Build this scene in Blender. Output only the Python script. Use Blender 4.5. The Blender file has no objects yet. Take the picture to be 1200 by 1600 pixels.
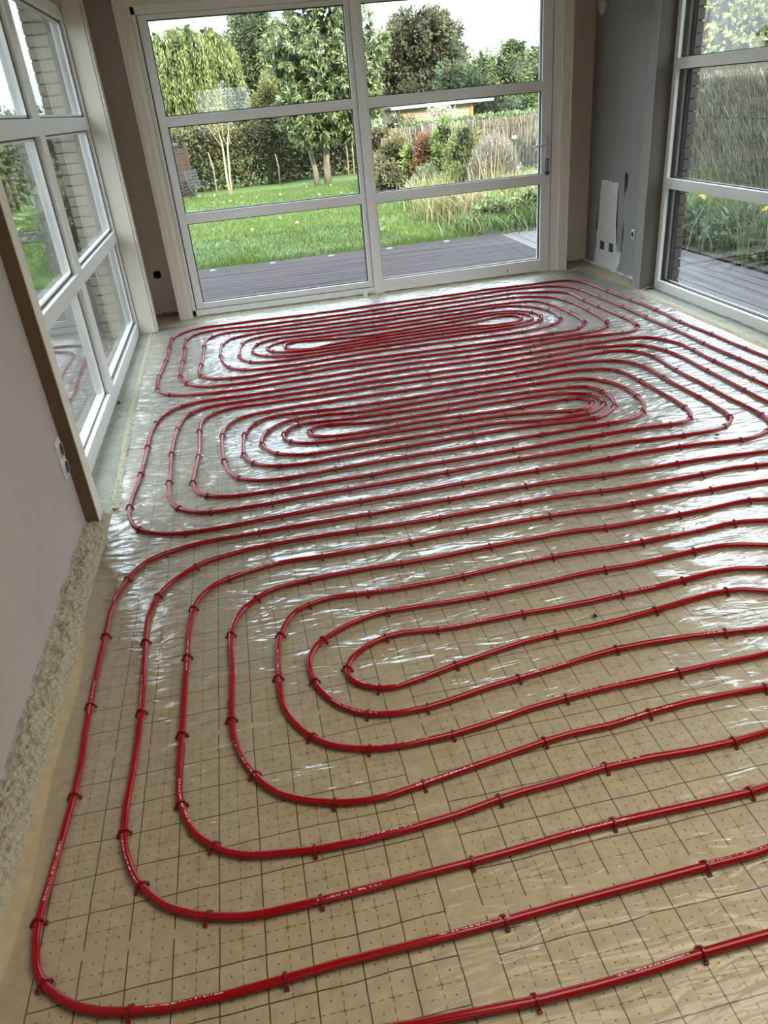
import bpy, bmesh, math, random
import numpy as np
from mathutils import Vector, Matrix, noise
random.seed(7)
SC = bpy.context.scene
COL = SC.collection
PI = math.pi

# ------------------------------------------------------------------ camera
cam_d = bpy.data.cameras.new('camera')
cam = bpy.data.objects.new('camera', cam_d)
COL.objects.link(cam)
cam_d.sensor_fit = 'HORIZONTAL'
cam_d.sensor_width = 36.0
cam_d.lens = 36.0 * 1167.0 / 1200.0
cam_d.clip_start = 0.02
cam_d.clip_end = 500
RM = Matrix(((0.97725133, 0.16732259, -0.13031878), (-0.19452307, 0.46232858, -0.8651087), (-0.08450213, 0.87077864, 0.48435932)))
cam.matrix_world = Matrix.Translation((0.29831, -1.00253, 1.59453)) @ RM.to_4x4()
SC.camera = cam

# ------------------------------------------------------------------ world
SKY = 2.6
w = bpy.data.worlds.new('sky'); SC.world = w; w.use_nodes = True
wn = w.node_tree; wn.nodes.clear()
wo = wn.nodes.new('ShaderNodeOutputWorld'); wb = wn.nodes.new('ShaderNodeBackground')
tc = wn.nodes.new('ShaderNodeTexCoord'); mp = wn.nodes.new('ShaderNodeMapping'); mp.inputs['Scale'].default_value = (1.2, 1.2, 5.0)
nz = wn.nodes.new('ShaderNodeTexNoise'); nz.inputs['Scale'].default_value = 2.2; nz.inputs['Detail'].default_value = 6; nz.inputs['Roughness'].default_value = .55
cr = wn.nodes.new('ShaderNodeValToRGB')
cr.color_ramp.elements[0].position = .30; cr.color_ramp.elements[0].color = (.46, .61, .76, 1)
cr.color_ramp.elements[1].position = .60; cr.color_ramp.elements[1].color = (.72, .79, .85, 1)
wn.links.new(tc.outputs['Generated'], mp.inputs[0]); wn.links.new(mp.outputs[0], nz.inputs[0]); wn.links.new(nz.outputs[0], cr.inputs[0])
sx_ = wn.nodes.new('ShaderNodeSeparateXYZ'); wn.links.new(tc.outputs['Generated'], sx_.inputs[0])
mx_ = wn.nodes.new('ShaderNodeMath'); mx_.operation = 'MAXIMUM'; wn.links.new(sx_.outputs[2], mx_.inputs[0]); mx_.inputs[1].default_value = 0
ma_ = wn.nodes.new('ShaderNodeMath'); ma_.operation = 'MULTIPLY_ADD'; wn.links.new(mx_.outputs[0], ma_.inputs[0]); ma_.inputs[1].default_value = 2.0; ma_.inputs[2].default_value = 1.0   # overcast sky law: zenith three times the horizon
ms_ = wn.nodes.new('ShaderNodeMath'); ms_.operation = 'MULTIPLY'; wn.links.new(ma_.outputs[0], ms_.inputs[0]); ms_.inputs[1].default_value = SKY
wn.links.new(ms_.outputs[0], wb.inputs[1]); wn.links.new(cr.outputs[0], wb.inputs[0]); wn.links.new(wb.outputs[0], wo.inputs[0])

# ------------------------------------------------------------------ sun and large lights
def light(name, kind, loc, target, energy, color, size=1.0, size_y=None):
    d = bpy.data.lights.new(name, kind); d.energy = energy; d.color = color
    if kind == 'AREA':
        d.shape = 'RECTANGLE'; d.size = size; d.size_y = size_y or size
    o = bpy.data.objects.new(name, d); COL.objects.link(o); o.location = loc
    o.rotation_euler = (Vector(target) - Vector(loc)).to_track_quat('-Z', 'Y').to_euler()
    return o
sun = light('sun', 'SUN', (2, -6, 12), (2 - .27 * 10, -6 + .80 * 10, 12 - .45 * 10), 6.5, (1.0, .87, .66))
sun.data.angle = math.radians(1.0)
light('overhead_fill_lamp', 'AREA', (1.95, -.25, 2.93), (1.95, -.25, 0), 50, (1.0, .90, .76), 2.3, 2.4)  # unseen fill lamp added overhead to brighten the room
light('high_window_behind_viewer', 'AREA', (.47, -3.96, 1.79), (.47, 0, 1.79), 3.2, (.80, .92, 1.0), 1.06, .42)

SC.view_settings.view_transform = 'Standard'
SC.view_settings.look = 'None'
SC.view_settings.gamma = 1.0
SC.view_settings.use_curve_mapping = False
SC.view_settings.exposure = 0.66
SC.cycles.use_denoising = True
SC.cycles.max_bounces = 7
SC.cycles.diffuse_bounces = 4
SC.cycles.glossy_bounces = 4
SC.cycles.transparent_max_bounces = 24
SC.cycles.caustics_reflective = False
SC.cycles.caustics_refractive = False
SC.cycles.sample_clamp_indirect = 6

# ------------------------------------------------------------------ node helpers
class E:
    """a value in a shader tree, with arithmetic"""
    def __init__(s, nt, v): s.nt = nt; s.v = v
    def op(s, kind, *a):
        n = s.nt.nodes.new('ShaderNodeMath'); n.operation = kind
        for i, x in enumerate((s,) + a):
            x = x.v if isinstance(x, E) else x
            if isinstance(x, (int, float)): n.inputs[i].default_value = x
            else: s.nt.links.new(x, n.inputs[i])
        return E(s.nt, n.outputs[0])
    def __add__(s, o): return s.op('ADD', o)
    def __sub__(s, o): return s.op('SUBTRACT', o)
    def __mul__(s, o): return s.op('MULTIPLY', o)
    def __truediv__(s, o): return s.op('DIVIDE', o)
    def lt(s, o): return s.op('LESS_THAN', o)
    def gt(s, o): return s.op('GREATER_THAN', o)
    def fract(s): return s.op('FRACT')
    def abs(s): return s.op('ABSOLUTE')
    def max(s, o): return s.op('MAXIMUM', o)
    def min(s, o): return s.op('MINIMUM', o)

def new_mat(name):
    m = bpy.data.materials.new(name); m.use_nodes = True
    nt = m.node_tree; nt.nodes.clear()
    out = nt.nodes.new('ShaderNodeOutputMaterial')
    return m, nt, out
def coords(nt, scale=(1, 1, 1), kind='Object'):
    t = nt.nodes.new('ShaderNodeTexCoord'); m = nt.nodes.new('ShaderNodeMapping')
    m.inputs['Scale'].default_value = scale
    nt.links.new(t.outputs[kind], m.inputs[0]); return m.outputs[0]
def noise_n(nt, vec, scale, detail=3, rough=.5, dist=0):
    n = nt.nodes.new('ShaderNodeTexNoise'); n.inputs['Scale'].default_value = scale
    n.inputs['Detail'].default_value = detail; n.inputs['Roughness'].default_value = rough; n.inputs['Distortion'].default_value = dist
    nt.links.new(vec, n.inputs['Vector']); return n.outputs['Fac']
def ramp(nt, fac, stops):
    r = nt.nodes.new('ShaderNodeValToRGB'); el = r.color_ramp.elements
    while len(el) < len(stops): el.new(.5)
    for e, (p, c) in zip(el, stops): e.position = p; e.color = (*c, 1) if len(c) == 3 else c
    nt.links.new(fac, r.inputs[0]); return r.outputs[0]
def bump(nt, h, strength=.3, dist=.01, normal=None):
    b = nt.nodes.new('ShaderNodeBump'); b.inputs['Strength'].default_value = strength; b.inputs['Distance'].default_value = dist
    nt.links.new(h, b.inputs['Height'])
    if normal is not None: nt.links.new(normal, b.inputs['Normal'])
    return b.outputs[0]
def mixc(nt, fac, a, b):
    n = nt.nodes.new('ShaderNodeMix'); n.data_type = 'RGBA'
    for sock, v in ((n.inputs[0], fac), (n.inputs[6], a), (n.inputs[7], b)):
        v = v.v if isinstance(v, E) else v
        if isinstance(v, (int, float)): sock.default_value = v
        elif isinstance(v, tuple): sock.default_value = (*v, 1)
        else: nt.links.new(v, sock)
    return n.outputs[2]
def pbsdf(nt, out, color, rough=.6, metal=0, spec=.5, normal=None, coat=0):
    b = nt.nodes.new('ShaderNodeBsdfPrincipled')
    if isinstance(color, tuple): b.inputs['Base Color'].default_value = (*color, 1)
    else: nt.links.new(color, b.inputs['Base Color'])
    b.inputs['Roughness'].default_value = rough; b.inputs['Metallic'].default_value = metal
    b.inputs['Specular IOR Level'].default_value = spec; b.inputs['Coat Weight'].default_value = coat
    if normal is not None: nt.links.new(normal, b.inputs['Normal'])
    nt.links.new(b.outputs[0], out.inputs[0]); return b

def simple(name, c1, c2=None, scale=8, rough=.6, metal=0, spec=.5, stretch=(1, 1, 1), bs=0, bd=.004, bscale=None, detail=4, coat=0):
    m, nt, out = new_mat(name)
    v = coords(nt, stretch)
    f = noise_n(nt, v, scale, detail, .6)
    col = ramp(nt, f, [(.3, c1), (.7, c2 or tuple(x * .9 for x in c1))])
    nrm = None
    if bs:
        nrm = bump(nt, noise_n(nt, v, bscale or scale * 4, 5, .6), bs, bd)
    pbsdf(nt, out, col, rough, metal, spec, nrm, coat)
    return m
M = {}
M['upvc'] = simple('white_woodgrain_frame', (.87, .85, .82), (.81, .79, .76), 30, .38, stretch=(1, 1, .15), bs=.12, bscale=120)
M['upvc_h'] = simple('white_woodgrain_frame_rail', (.87, .85, .82), (.79, .765, .73), 30, .38, stretch=(.06, .06, 1), bs=.15, bscale=90)
M['trim'] = simple('beige_painted_casing', (.80, .74, .64), (.76, .70, .605), 14, .5, stretch=(1, 1, .2), bs=.08, bscale=120)
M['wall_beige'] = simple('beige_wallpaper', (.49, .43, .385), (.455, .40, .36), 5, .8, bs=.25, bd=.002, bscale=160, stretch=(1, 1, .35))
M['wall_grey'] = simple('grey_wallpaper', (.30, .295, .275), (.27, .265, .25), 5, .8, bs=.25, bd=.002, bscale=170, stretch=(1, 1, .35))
M['pier_grey'] = simple('pier_shade_taupe', (.13, .112, .092), (.12, .10, .082), 5, .75)  # pier colour darkened, since its front face lies in shade
M['ceiling'] = simple('ceiling_paint', (.55, .52, .47), (.52, .49, .44), 5, .8)
M['gasket'] = simple('black_rubber_gasket', (.012, .013, .016), (.02, .02, .024), 30, .5)
M['charcoal'] = simple('charcoal_outer_frame', (.028, .032, .042), (.035, .04, .05), 20, .45)
M['brown_edge'] = simple('brown_board_edge', (.15, .10, .055), (.11, .075, .04), 12, .7, stretch=(1, 1, .1))
M['wall_white'] = simple('white_bounce_wall', (.82, .80, .76), (.78, .76, .72), 5, .8)  # unseen wall behind the viewer, made white to bounce fill light forward
M['wall_nook'] = simple('beige_wallpaper_lifted', (.78, .71, .62), (.73, .66, .575), 5, .8, bs=.25, bd=.002, bscale=160, stretch=(1, 1, .35))  # beige wallpaper made lighter to offset the shade in the nooks
M['foam'] = None
M['plaster'] = simple('bare_white_plaster', (.72, .72, .69), (.62, .62, .58), 9, .85, bs=.3, bd=.003, bscale=50)
M['plaster_torn'] = simple('torn_plaster_edge', (.46, .41, .34), (.20, .16, .12), 34, .9, bs=.8, bd=.01, bscale=60)
M['plaster_hole'] = simple('hole_back', (.10, .085, .04), (.05, .045, .02), 40, .9)
M['block'] = simple('foundation_block', (.47, .44, .35), (.34, .32, .25), 11, .9, bs=.6, bd=.008, bscale=45)
M['white_plastic'] = simple('white_plastic', (.70, .70, .70), (.66, .66, .66), 10, .35)
M['dark'] = simple('dark_cavity', (.006, .006, .006), (.01, .01, .01), 10, .9)
M['metal'] = simple('satin_white_metal', (.72, .73, .76), (.66, .67, .70), 20, .25, metal=.35)
M['steel'] = simple('brushed_steel', (.20, .20, .20), (.12, .12, .12), 40, .45, metal=.5)
M['blue'] = simple('blue_plastic', (.015, .06, .17), (.01, .05, .14), 10, .35)
M['black'] = simple('black_scrap', (.012, .018, .015), (.02, .03, .025), 60, .6)
M['deck'] = simple('weathered_deck_board', (.060, .048, .046), (.018, .014, .014), 7, .75, stretch=(.10, 1.6, 1), bs=.5, bd=.006, bscale=30, spec=.18)
M['deck2'] = simple('weathered_deck_sky_lit', (.085, .073, .075), (.04, .033, .034), 7, .5, stretch=(1.6, .10, 1), bs=.5, bd=.006, bscale=30, spec=.4)  # same boards in a lighter tone for the sky reflected there
M['soil'] = simple('garden_soil', (.06, .045, .03), (.03, .022, .015), 6, .95)
M['wood_shed'] = simple('weathered_shed_boards', (.34, .28, .21), (.23, .185, .14), 5, .8, stretch=(.3, 1, 3))
M['orange_post'] = simple('orange_stained_post', (.42, .20, .08), (.34, .16, .06), 5, .7)
M['white_paint'] = simple('white_fascia', (.36, .36, .35), (.31, .31, .30), 5, .6)
M['roof_dark'] = simple('roof_felt', (.05, .05, .05), (.035, .035, .035), 5, .9)
M['bark'] = simple('tree_bark', (.26, .23, .17), (.12, .105, .08), 9, .9, stretch=(1, 1, .4), bs=.7, bd=.02, bscale=24)
M['bark_pale'] = simple('pale_bark', (.46, .40, .27), (.30, .27, .20), 9, .8, stretch=(1, 1, .4))
M['brick_dark'] = simple('brown_brick', (.125, .10, .082), (.075, .06, .05), 12, .85, bs=.5, bd=.004, bscale=60)
M['brick_beige'] = simple('beige_brick', (.42, .37, .28), (.32, .28, .21), 12, .85, bs=.5, bd=.004, bscale=60)
M['mortar'] = simple('mortar', (.22, .20, .175), (.16, .15, .13), 20, .95)
M['brick_red'] = simple('red_brick', (.36, .12, .07), (.26, .09, .05), 20, .9)
M['reed_back'] = simple('heather_backing', (.26, .215, .15), (.11, .09, .065), 22, .95, stretch=(1, 1, .12), bs=1, bd=.02, bscale=60)
M['chair_frame'] = simple('grey_garden_chair', (.05, .06, .075), (.04, .05, .06), 20, .5)
M['copper'] = simple('weathered_metal_ball', (.42, .36, .20), (.20, .18, .12), 30, .3, metal=.8)
M['brown_dark'] = simple('brown_fence_panel', (.05, .032, .025), (.03, .02, .016), 10, .8)

def m_glass():
    m, nt, out = new_mat('window_glass')
    lw = nt.nodes.new('ShaderNodeLayerWeight'); lw.inputs['Blend'].default_value = .5
    f = E(nt, lw.outputs['Facing']).op('POWER', 3.7) * .82 + .04
    tr = nt.nodes.new('ShaderNodeBsdfTransparent'); tr.inputs[0].default_value = (.965, .98, .975, 1)
    gl = nt.nodes.new('ShaderNodeBsdfGlossy'); gl.inputs['Roughness'].default_value = 0.0
    mx = nt.nodes.new('ShaderNodeMixShader')
    nt.links.new(f.v, mx.inputs[0]); nt.links.new(tr.outputs[0], mx.inputs[1]); nt.links.new(gl.outputs[0], mx.inputs[2])
    nt.links.new(mx.outputs[0], out.inputs[0]); return m
M['glass'] = m_glass()

def m_floor():
    """insulation board facing: printed 10 cm grid, dashed 5 cm grid, dots; blank strips at the sheet edges"""
    m, nt, out = new_mat('printed_insulation_facing')
    g = nt.nodes.new('ShaderNodeNewGeometry')
    sp = nt.nodes.new('ShaderNodeSeparateXYZ'); nt.links.new(g.outputs['Position'], sp.inputs[0])
    v = coords(nt)
    x = E(nt, sp.outputs[0]); y = E(nt, sp.outputs[1])
    w1 = E(nt, noise_n(nt, v, 5.0, 2)) - .5
    w2 = E(nt, noise_n(nt, coords(nt, (1, 1, 7.7)), 7.0, 2)) - .5
    y = y + w1 * .016 + x * .0 ; x = x + w2 * .006
    # sheet pitch 1.0 m from x=-0.5, the last 0.085 blank
    sx = ((x + 10.5 - .0) / .985)            # sheet index space (first full sheet edge at x=.5)
    t = (x - .5) / .985
    u = t.fract() * .985                    # 0..0.985 ; 0..0.085 blank
    rowid = t.op('FLOOR')
    yy = y + (rowid + 1.0) * .118                   # sheets are staggered
    blank = u.lt(.0835)
    us = u - .085
    def dist(a, period, off=0.0):
        return ((a - off) / period + .5).fract().op('SUBTRACT', .5).abs() * period
    LW = .0014
    vline = dist(us, .1).lt(LW) * (us.gt(-.003))
    edge = u.lt(.0016) * rowid.gt(-.5)
    vl = vline.max(edge).max((u - .085).abs().lt(LW))
    hl = dist(yy, .1).lt(LW) * (us.gt(0.0))
    # every 0.6 m a solid row is left out and the long lines break
    brk = dist(yy, .6, .1)
    hl = hl * brk.gt(.04)
    vl = vl * brk.gt(.011)
    dash_y = ((y / .02).fract().lt(.55)); dash_x = ((x / .02).fract().lt(.55))
    dv = dist(us, .1, .05).lt(.0009) * dash_y
    dh = (dist(yy, .1, .05).lt(.0009) + (dist(yy, .6, .1).lt(.0009)) * 0.0).min(1.0) * dash_x
    dh = dh * us.gt(0.0); dv = dv * us.gt(0.0)
    qx = dist(us, .05, .025); qy = dist(yy, .05, .025)
    dots = (qx * qx + qy * qy).lt(.0000042) * us.gt(0.0)
    cx = dist(us, .1, .05); cy = dist(yy, .1, .05)
    cross = (cx.lt(.0011) * cy.lt(.007)).max(cy.lt(.0011) * cx.lt(.007)) * us.gt(0.0)
    ink = (vl.max(hl) * .97).max(dv.max(dh).max(dots).max(cross) * .80) * rowid.gt(-1.5)
    f = noise_n(nt, v, 26, 5, .6); f2 = noise_n(nt, v, 2.2, 3)
    base = mixc(nt, f2, ramp(nt, f, [(.3, (.41, .335, .185)), (.7, (.57, .48, .295))]), ramp(nt, f, [(.3, (.46, .385, .235)), (.7, (.60, .515, .335))]))
    col = mixc(nt, ink, base, (.018, .017, .014))
    pbsdf(nt, out, col, .45, normal=bump(nt, f, .2, .002), coat=.15); return m
M['floor'] = m_floor()

def m_film():
    m, nt, out = new_mat('clear_plastic_film')
    def ridge(vec, sc, det, dist):
        n = E(nt, noise_n(nt, vec, sc, det, .5, dist)); return (n * 2.0 - 1.0).abs()
    def rot(angle, scale):
        t = nt.nodes.new('ShaderNodeTexCoord'); q = nt.nodes.new('ShaderNodeMapping'); q.inputs['Rotation'].default_value = (0, 0, angle); q.inputs['Scale'].default_value = scale
        nt.links.new(t.outputs['Object'], q.inputs[0]); return q.outputs[0]
    r1 = ridge(rot(.5, (1.0, 3.2, 1)), 3.2, 2, .6); r2 = ridge(rot(-.65, (1.0, 3.8, 1)), 5.0, 2, 1.0)
    soft = E(nt, noise_n(nt, rot(.2, (1.4, 1, 1)), 3.0, 2, .5)); fine = E(nt, noise_n(nt, rot(1.2, (1, 3, 1)), 42, 3, .6, 1.2))
    msk = E(nt, noise_n(nt, rot(0, (1, 1, 1)), 2.4, 2)).op('SUBTRACT', .36).max(0.0) * 3.4 + .25
    h = r1 * 2.0 + r2 * 1.4 * msk + soft * 3.0 + fine * .03 * msk
    gp = nt.nodes.new('ShaderNodeNewGeometry'); sp = nt.nodes.new('ShaderNodeSeparateXYZ'); nt.links.new(gp.outputs['Position'], sp.inputs[0])
    far = (E(nt, sp.outputs[1]).op('SUBTRACT', .3) * .42).min(1.7).max(.35)   # the sheet is pulled flat near the viewer and looser further on
    nrm = bump(nt, (h * far).v, .55, .015)
    lw = nt.nodes.new('ShaderNodeLayerWeight'); lw.inputs['Blend'].default_value = .5; nt.links.new(nrm, lw.inputs['Normal'])
    f = E(nt, lw.outputs['Facing']).op('POWER', 1.55) * .96 + .01
    tr = nt.nodes.new('ShaderNodeBsdfTransparent'); tr.inputs[0].default_value = (.96, .965, .97, 1)
    gl = nt.nodes.new('ShaderNodeBsdfGlossy'); gl.inputs['Roughness'].default_value = .10; nt.links.new(nrm, gl.inputs['Normal'])
    g2 = nt.nodes.new('ShaderNodeBsdfGlossy'); g2.inputs['Roughness'].default_value = .38; nt.links.new(nrm, g2.inputs['Normal'])
    gm = nt.nodes.new('ShaderNodeMixShader'); gm.inputs[0].default_value = .32
    nt.links.new(gl.outputs[0], gm.inputs[1]); nt.links.new(g2.outputs[0], gm.inputs[2])
    df = nt.nodes.new('ShaderNodeBsdfDiffuse'); df.inputs[0].default_value = (.86, .88, .88, 1)
    hz = nt.nodes.new('ShaderNodeMixShader'); lw2 = nt.nodes.new('ShaderNodeLayerWeight'); lw2.inputs['Blend'].default_value = .5
    hf = E(nt, lw2.outputs['Facing']).op('POWER', 3.0) * .48 + .005      # milky veil of the sheet, thicker at a slant
    nt.links.new(hf.v, hz.inputs[0]); nt.links.new(tr.outputs[0], hz.inputs[1]); nt.links.new(df.outputs[0], hz.inputs[2])
    mx = nt.nodes.new('ShaderNodeMixShader')
    nt.links.new(f.v, mx.inputs[0]); nt.links.new(hz.outputs[0], mx.inputs[1]); nt.links.new(gm.outputs[0], mx.inputs[2])
    nt.links.new(mx.outputs[0], out.inputs[0]); return m
M['film'] = m_film()

def m_foam():
    m, nt, out = new_mat('sprayed_foam_edge')
    v = coords(nt)
    f = noise_n(nt, v, 7, 4); g2 = noise_n(nt, v, 70, 5, .65)
    vo = nt.nodes.new('ShaderNodeTexVoronoi'); vo.inputs['Scale'].default_value = 60; nt.links.new(v, vo.inputs['Vector'])
    h = E(nt, g2) + E(nt, vo.outputs['Distance']) * .6
    col = mixc(nt, f, (.90, .84, .60), (.80, .76, .56))
    col = mixc(nt, (E(nt, g2) - .35) * 1.3, (.70, .63, .43), col)
    pbsdf(nt, out, col, .8, normal=bump(nt, h.v, 1.0, .032)); return m
M['foam'] = m_foam()
def m_screed():
    return simple('greenish_dusty_foam', (.50, .50, .41), (.36, .37, .31), 9, .85, bs=1.0, bd=.014, bscale=90)
M['foam_grey'] = m_screed()

def m_pipe():
    m, nt, out = new_mat('red_heating_pipe')
    uv = nt.nodes.new('ShaderNodeUVMap'); uv.uv_map = 'UVMap'
    sp = nt.nodes.new('ShaderNodeSeparateXYZ'); nt.links.new(uv.outputs[0], sp.inputs[0])
    L = E(nt, sp.outputs[0]); A = E(nt, sp.outputs[1])
    mpn = nt.nodes.new('ShaderNodeMapping'); mpn.inputs['Scale'].default_value = (260, 9, 1); nt.links.new(uv.outputs[0], mpn.inputs[0])
    tx = E(nt, noise_n(nt, mpn.outputs[0], 1.0, 1))
    band = (A - .30).abs().lt(.035); pat = (L / .62).fract().lt(.26)
    print_ = band * pat * tx.gt(.53)
    col = mixc(nt, print_, (.30, .0025, .007), (.60, .55, .55))
    pbsdf(nt, out, col, .17, spec=.42); return m
M['pipe'] = m_pipe()
M['clip'] = simple('red_clip_plastic', (.22, .008, .014), (.18, .006, .01), 20, .3)

def m_leaf():
    m, nt, out = new_mat('leaf_tint')
    at = nt.nodes.new('ShaderNodeAttribute'); at.attribute_name = 'tint'
    b = nt.nodes.new('ShaderNodeBsdfPrincipled'); nt.links.new(at.outputs['Color'], b.inputs['Base Color']); b.inputs['Roughness'].default_value = .5
    t = nt.nodes.new('ShaderNodeBsdfTranslucent'); nt.links.new(at.outputs['Color'], t.inputs[0])
    mx = nt.nodes.new('ShaderNodeMixShader'); mx.inputs[0].default_value = .30
    nt.links.new(b.outputs[0], mx.inputs[1]); nt.links.new(t.outputs[0], mx.inputs[2]); nt.links.new(mx.outputs[0], out.inputs[0]); return m
M['leaf'] = m_leaf()
def m_lawn():
    m, nt, out = new_mat('lawn_ground')
    v = coords(nt)
    f = noise_n(nt, v, 1.3, 4); g2 = noise_n(nt, v, 18, 6, .7)
    col = mixc(nt, g2, mixc(nt, f, (.040, .078, .010), (.060, .105, .013)), mixc(nt, f, (.070, .120, .016), (.10, .15, .022)))
    pbsdf(nt, out, col, .8, normal=bump(nt, g2, .8, .03)); return m
M['lawn'] = m_lawn()

# ------------------------------------------------------------------ object helpers
def link(name, me, mat=None, parent=None):
    o = bpy.data.objects.new(name, me); COL.objects.link(o)
    if mat is not None and not me.materials: me.materials.append(mat)
    if parent is not None:
        o.parent = parent; o.matrix_parent_inverse = parent.matrix_basis.inverted()
    return o
def smooth(me):
    me.polygons.foreach_set('use_smooth', [True] * len(me.polygons))
def bm_obj(name, bm, mat, parent=None, bevel=0, sm=False):
    me = bpy.data.meshes.new(name)
    bmesh.ops.recalc_face_normals(bm, faces=bm.faces)
    bm.to_mesh(me); bm.free()
    if sm: smooth(me)
    o = link(name, me, mat, parent)
    if bevel:
        md = o.modifiers.new('bevel', 'BEVEL'); md.width = bevel; md.segments = 2; md.limit_method = 'ANGLE'
    return o
def bx(bm, x0, x1, y0, y1, z0, z1):
    vs = [bm.verts.new((x, y, z)) for x in (x0, x1) for y in (y0, y1) for z in (z0, z1)]
    for f in ((0, 1, 3, 2), (4, 6, 7, 5), (0, 4, 5, 1), (2, 3, 7, 6), (0, 2, 6, 4), (1, 5, 7, 3)):
        bm.faces.new([vs[i] for i in f])
def boxes(name, lst, mat, parent=None, bevel=0):
    bm = bmesh.new()
    for b in lst: bx(bm, *b)
    return bm_obj(name, bm, mat, parent, bevel)
def cyl(bm, p0, p1, r0, r1=None, n=12, cap=True):
    r1 = r0 if r1 is None else r1
    p0 = Vector(p0); p1 = Vector(p1); d = (p1 - p0).normalized()
    a = d.orthogonal().normalized(); b = d.cross(a)
    A = [bm.verts.new(p0 + (a * math.cos(t) + b * math.sin(t)) * r0) for t in [2 * PI * i / n for i in range(n)]]
    B = [bm.verts.new(p1 + (a * math.cos(t) + b * math.sin(t)) * r1) for t in [2 * PI * i / n for i in range(n)]]
    for i in range(n): bm.faces.new((A[i], A[(i + 1) % n], B[(i + 1) % n], B[i]))
    if cap: bm.faces.new(A[::-1]); bm.faces.new(B)
def tube_bm(bm, pts, radii, n=8):
    pts = [Vector(p) for p in pts]; rings = []
    up = None
    for i, p in enumerate(pts):
        d = (pts[min(i + 1, len(pts) - 1)] - pts[max(i - 1, 0)]).normalized()
        if up is None: up = d.orthogonal().normalized()
        up = (up - d * up.dot(d)).normalized(); s = d.cross(up)
        r = radii[i] if isinstance(radii, (list, tuple)) else radii
        rings.append([bm.verts.new(p + (up * math.cos(2 * PI * k / n) + s * math.sin(2 * PI * k / n)) * r) for k in range(n)])
    for a, b in zip(rings, rings[1:]):
        for k in range(n): bm.faces.new((a[k], a[(k + 1) % n], b[(k + 1) % n], b[k]))
    bm.faces.new(rings[0][::-1]); bm.faces.new(rings[-1])
def np_mesh(name, V, F, mat, parent=None, tint=None, sm=False):
    """V (n,3), F (m,k) all faces with k corners"""
    V = np.asarray(V, dtype=np.float32); F = np.asarray(F, dtype=np.int32); k = F.shape[1]
    me = bpy.data.meshes.new(name)
    me.vertices.add(len(V)); me.vertices.foreach_set('co', V.ravel())
    me.loops.add(F.size); me.loops.foreach_set('vertex_index', F.ravel())
    me.polygons.add(len(F)); me.polygons.foreach_set('loop_start', np.arange(0, F.size, k, dtype=np.int32))
    me.polygons.foreach_set('loop_total', np.full(len(F), k, dtype=np.int32))
    if tint is not None:
        a = me.color_attributes.new('tint', 'FLOAT_COLOR', 'POINT')
        T = np.ones((len(V), 4), dtype=np.float32); T[:, :3] = tint; a.data.foreach_set('color', T.ravel())
    me.update(calc_edges=True)
    if sm: smooth(me)
    return link(name, me, mat, parent)
def root(name, loc=(0, 0, 0), rz=0):
    o = bpy.data.objects.new(name, None); COL.objects.link(o); o.location = loc; o.rotation_euler = (0, 0, rz); o.empty_display_size = .1
    return o
def tag(o, label, cat, group=None, kind=None):
    o['label'] = label; o['category'] = cat
    if group: o['group'] = group
    if kind: o['kind'] = kind
    return o
def struct(o, label=None, cat=None):
    o['kind'] = 'structure'
    if label: o['label'] = label
    if cat: o['category'] = cat
    return o

# ================================================================== THE ROOM
ZC = 2.42
fl = boxes('floor', [(-.75, 3.75, -4.0, 6.2, -.12, 0)], M['floor']); struct(fl, 'insulated floor faced with beige film printed with a dark grid', 'floor')
struct(boxes('ceiling', [(-.9, 3.9, 1.0, 6.35, ZC, ZC + .12), (-.9, 3.9, -4.1, -1.5, ZC, ZC + .12), (-.9, -.2, -1.5, 1.0, ZC, ZC + .12), (3.2, 3.9, -1.5, 1.0, ZC, ZC + .12)], M['ceiling']), 'plain beige ceiling just above the picture', 'ceiling')
struct(boxes('fill_lamp_well', [(-.2, -.16, -1.5, 1.0, ZC, 3.0), (3.16, 3.2, -1.5, 1.0, ZC, 3.0), (-.2, 3.2, -1.5, -1.46, ZC, 3.0), (-.2, 3.2, .96, 1.0, ZC, 3.0), (-.2, 3.2, -1.5, 1.0, 2.98, 3.02)], M['wall_grey']), 'added shaft around the fill lamp over the viewer', 'trim')  # added shaft that keeps the fill lamp out of the glass reflections

# left wall: near panel, lintel above the window, sill strip below
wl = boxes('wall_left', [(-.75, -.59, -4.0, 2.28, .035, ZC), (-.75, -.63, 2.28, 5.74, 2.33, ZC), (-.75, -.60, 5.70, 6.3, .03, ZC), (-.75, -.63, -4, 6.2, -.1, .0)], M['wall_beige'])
struct(wl, 'left wall with rough beige grey paper and torn plaster foot', 'wall')
# right wall: grey panel with pier, lintel, near panel
wr = boxes('wall_right', [(3.612, 3.76, 4.90, 6.3, .035, ZC), (3.64, 3.76, 1.16, 4.9, 2.33, ZC), (3.612, 3.76, -4.0, 1.18, 0, ZC)], M['wall_grey'])
struct(wr, 'right wall in grey paper with a bare white plaster patch', 'wall')
pier = boxes('corner_pier', [(3.505, 3.70, 4.835, 4.95, -.005, ZC)], M['pier_grey'], wr, .004)
pier['label'] = 'pier beside the right window, its front coloured dark as in shade'
pf = boxes('pier_lit_side', [(3.498, 3.505, 4.838, 4.95, -.005, ZC)], M['wall_grey'], wr)  # thin facing in wall grey for the side that catches light
# back wall: nooks either side of the window, head above
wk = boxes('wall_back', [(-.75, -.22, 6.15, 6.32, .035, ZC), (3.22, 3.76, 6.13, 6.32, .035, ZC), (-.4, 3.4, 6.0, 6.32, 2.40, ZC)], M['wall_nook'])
struct(wk, 'beige back wall showing either side of the tall windows', 'wall')
struct(boxes('wall_front', [(-.75, 3.76, -4.12, -4.0, 0, ZC)], M['wall_white']), 'wall behind the viewer', 'wall')

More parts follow.
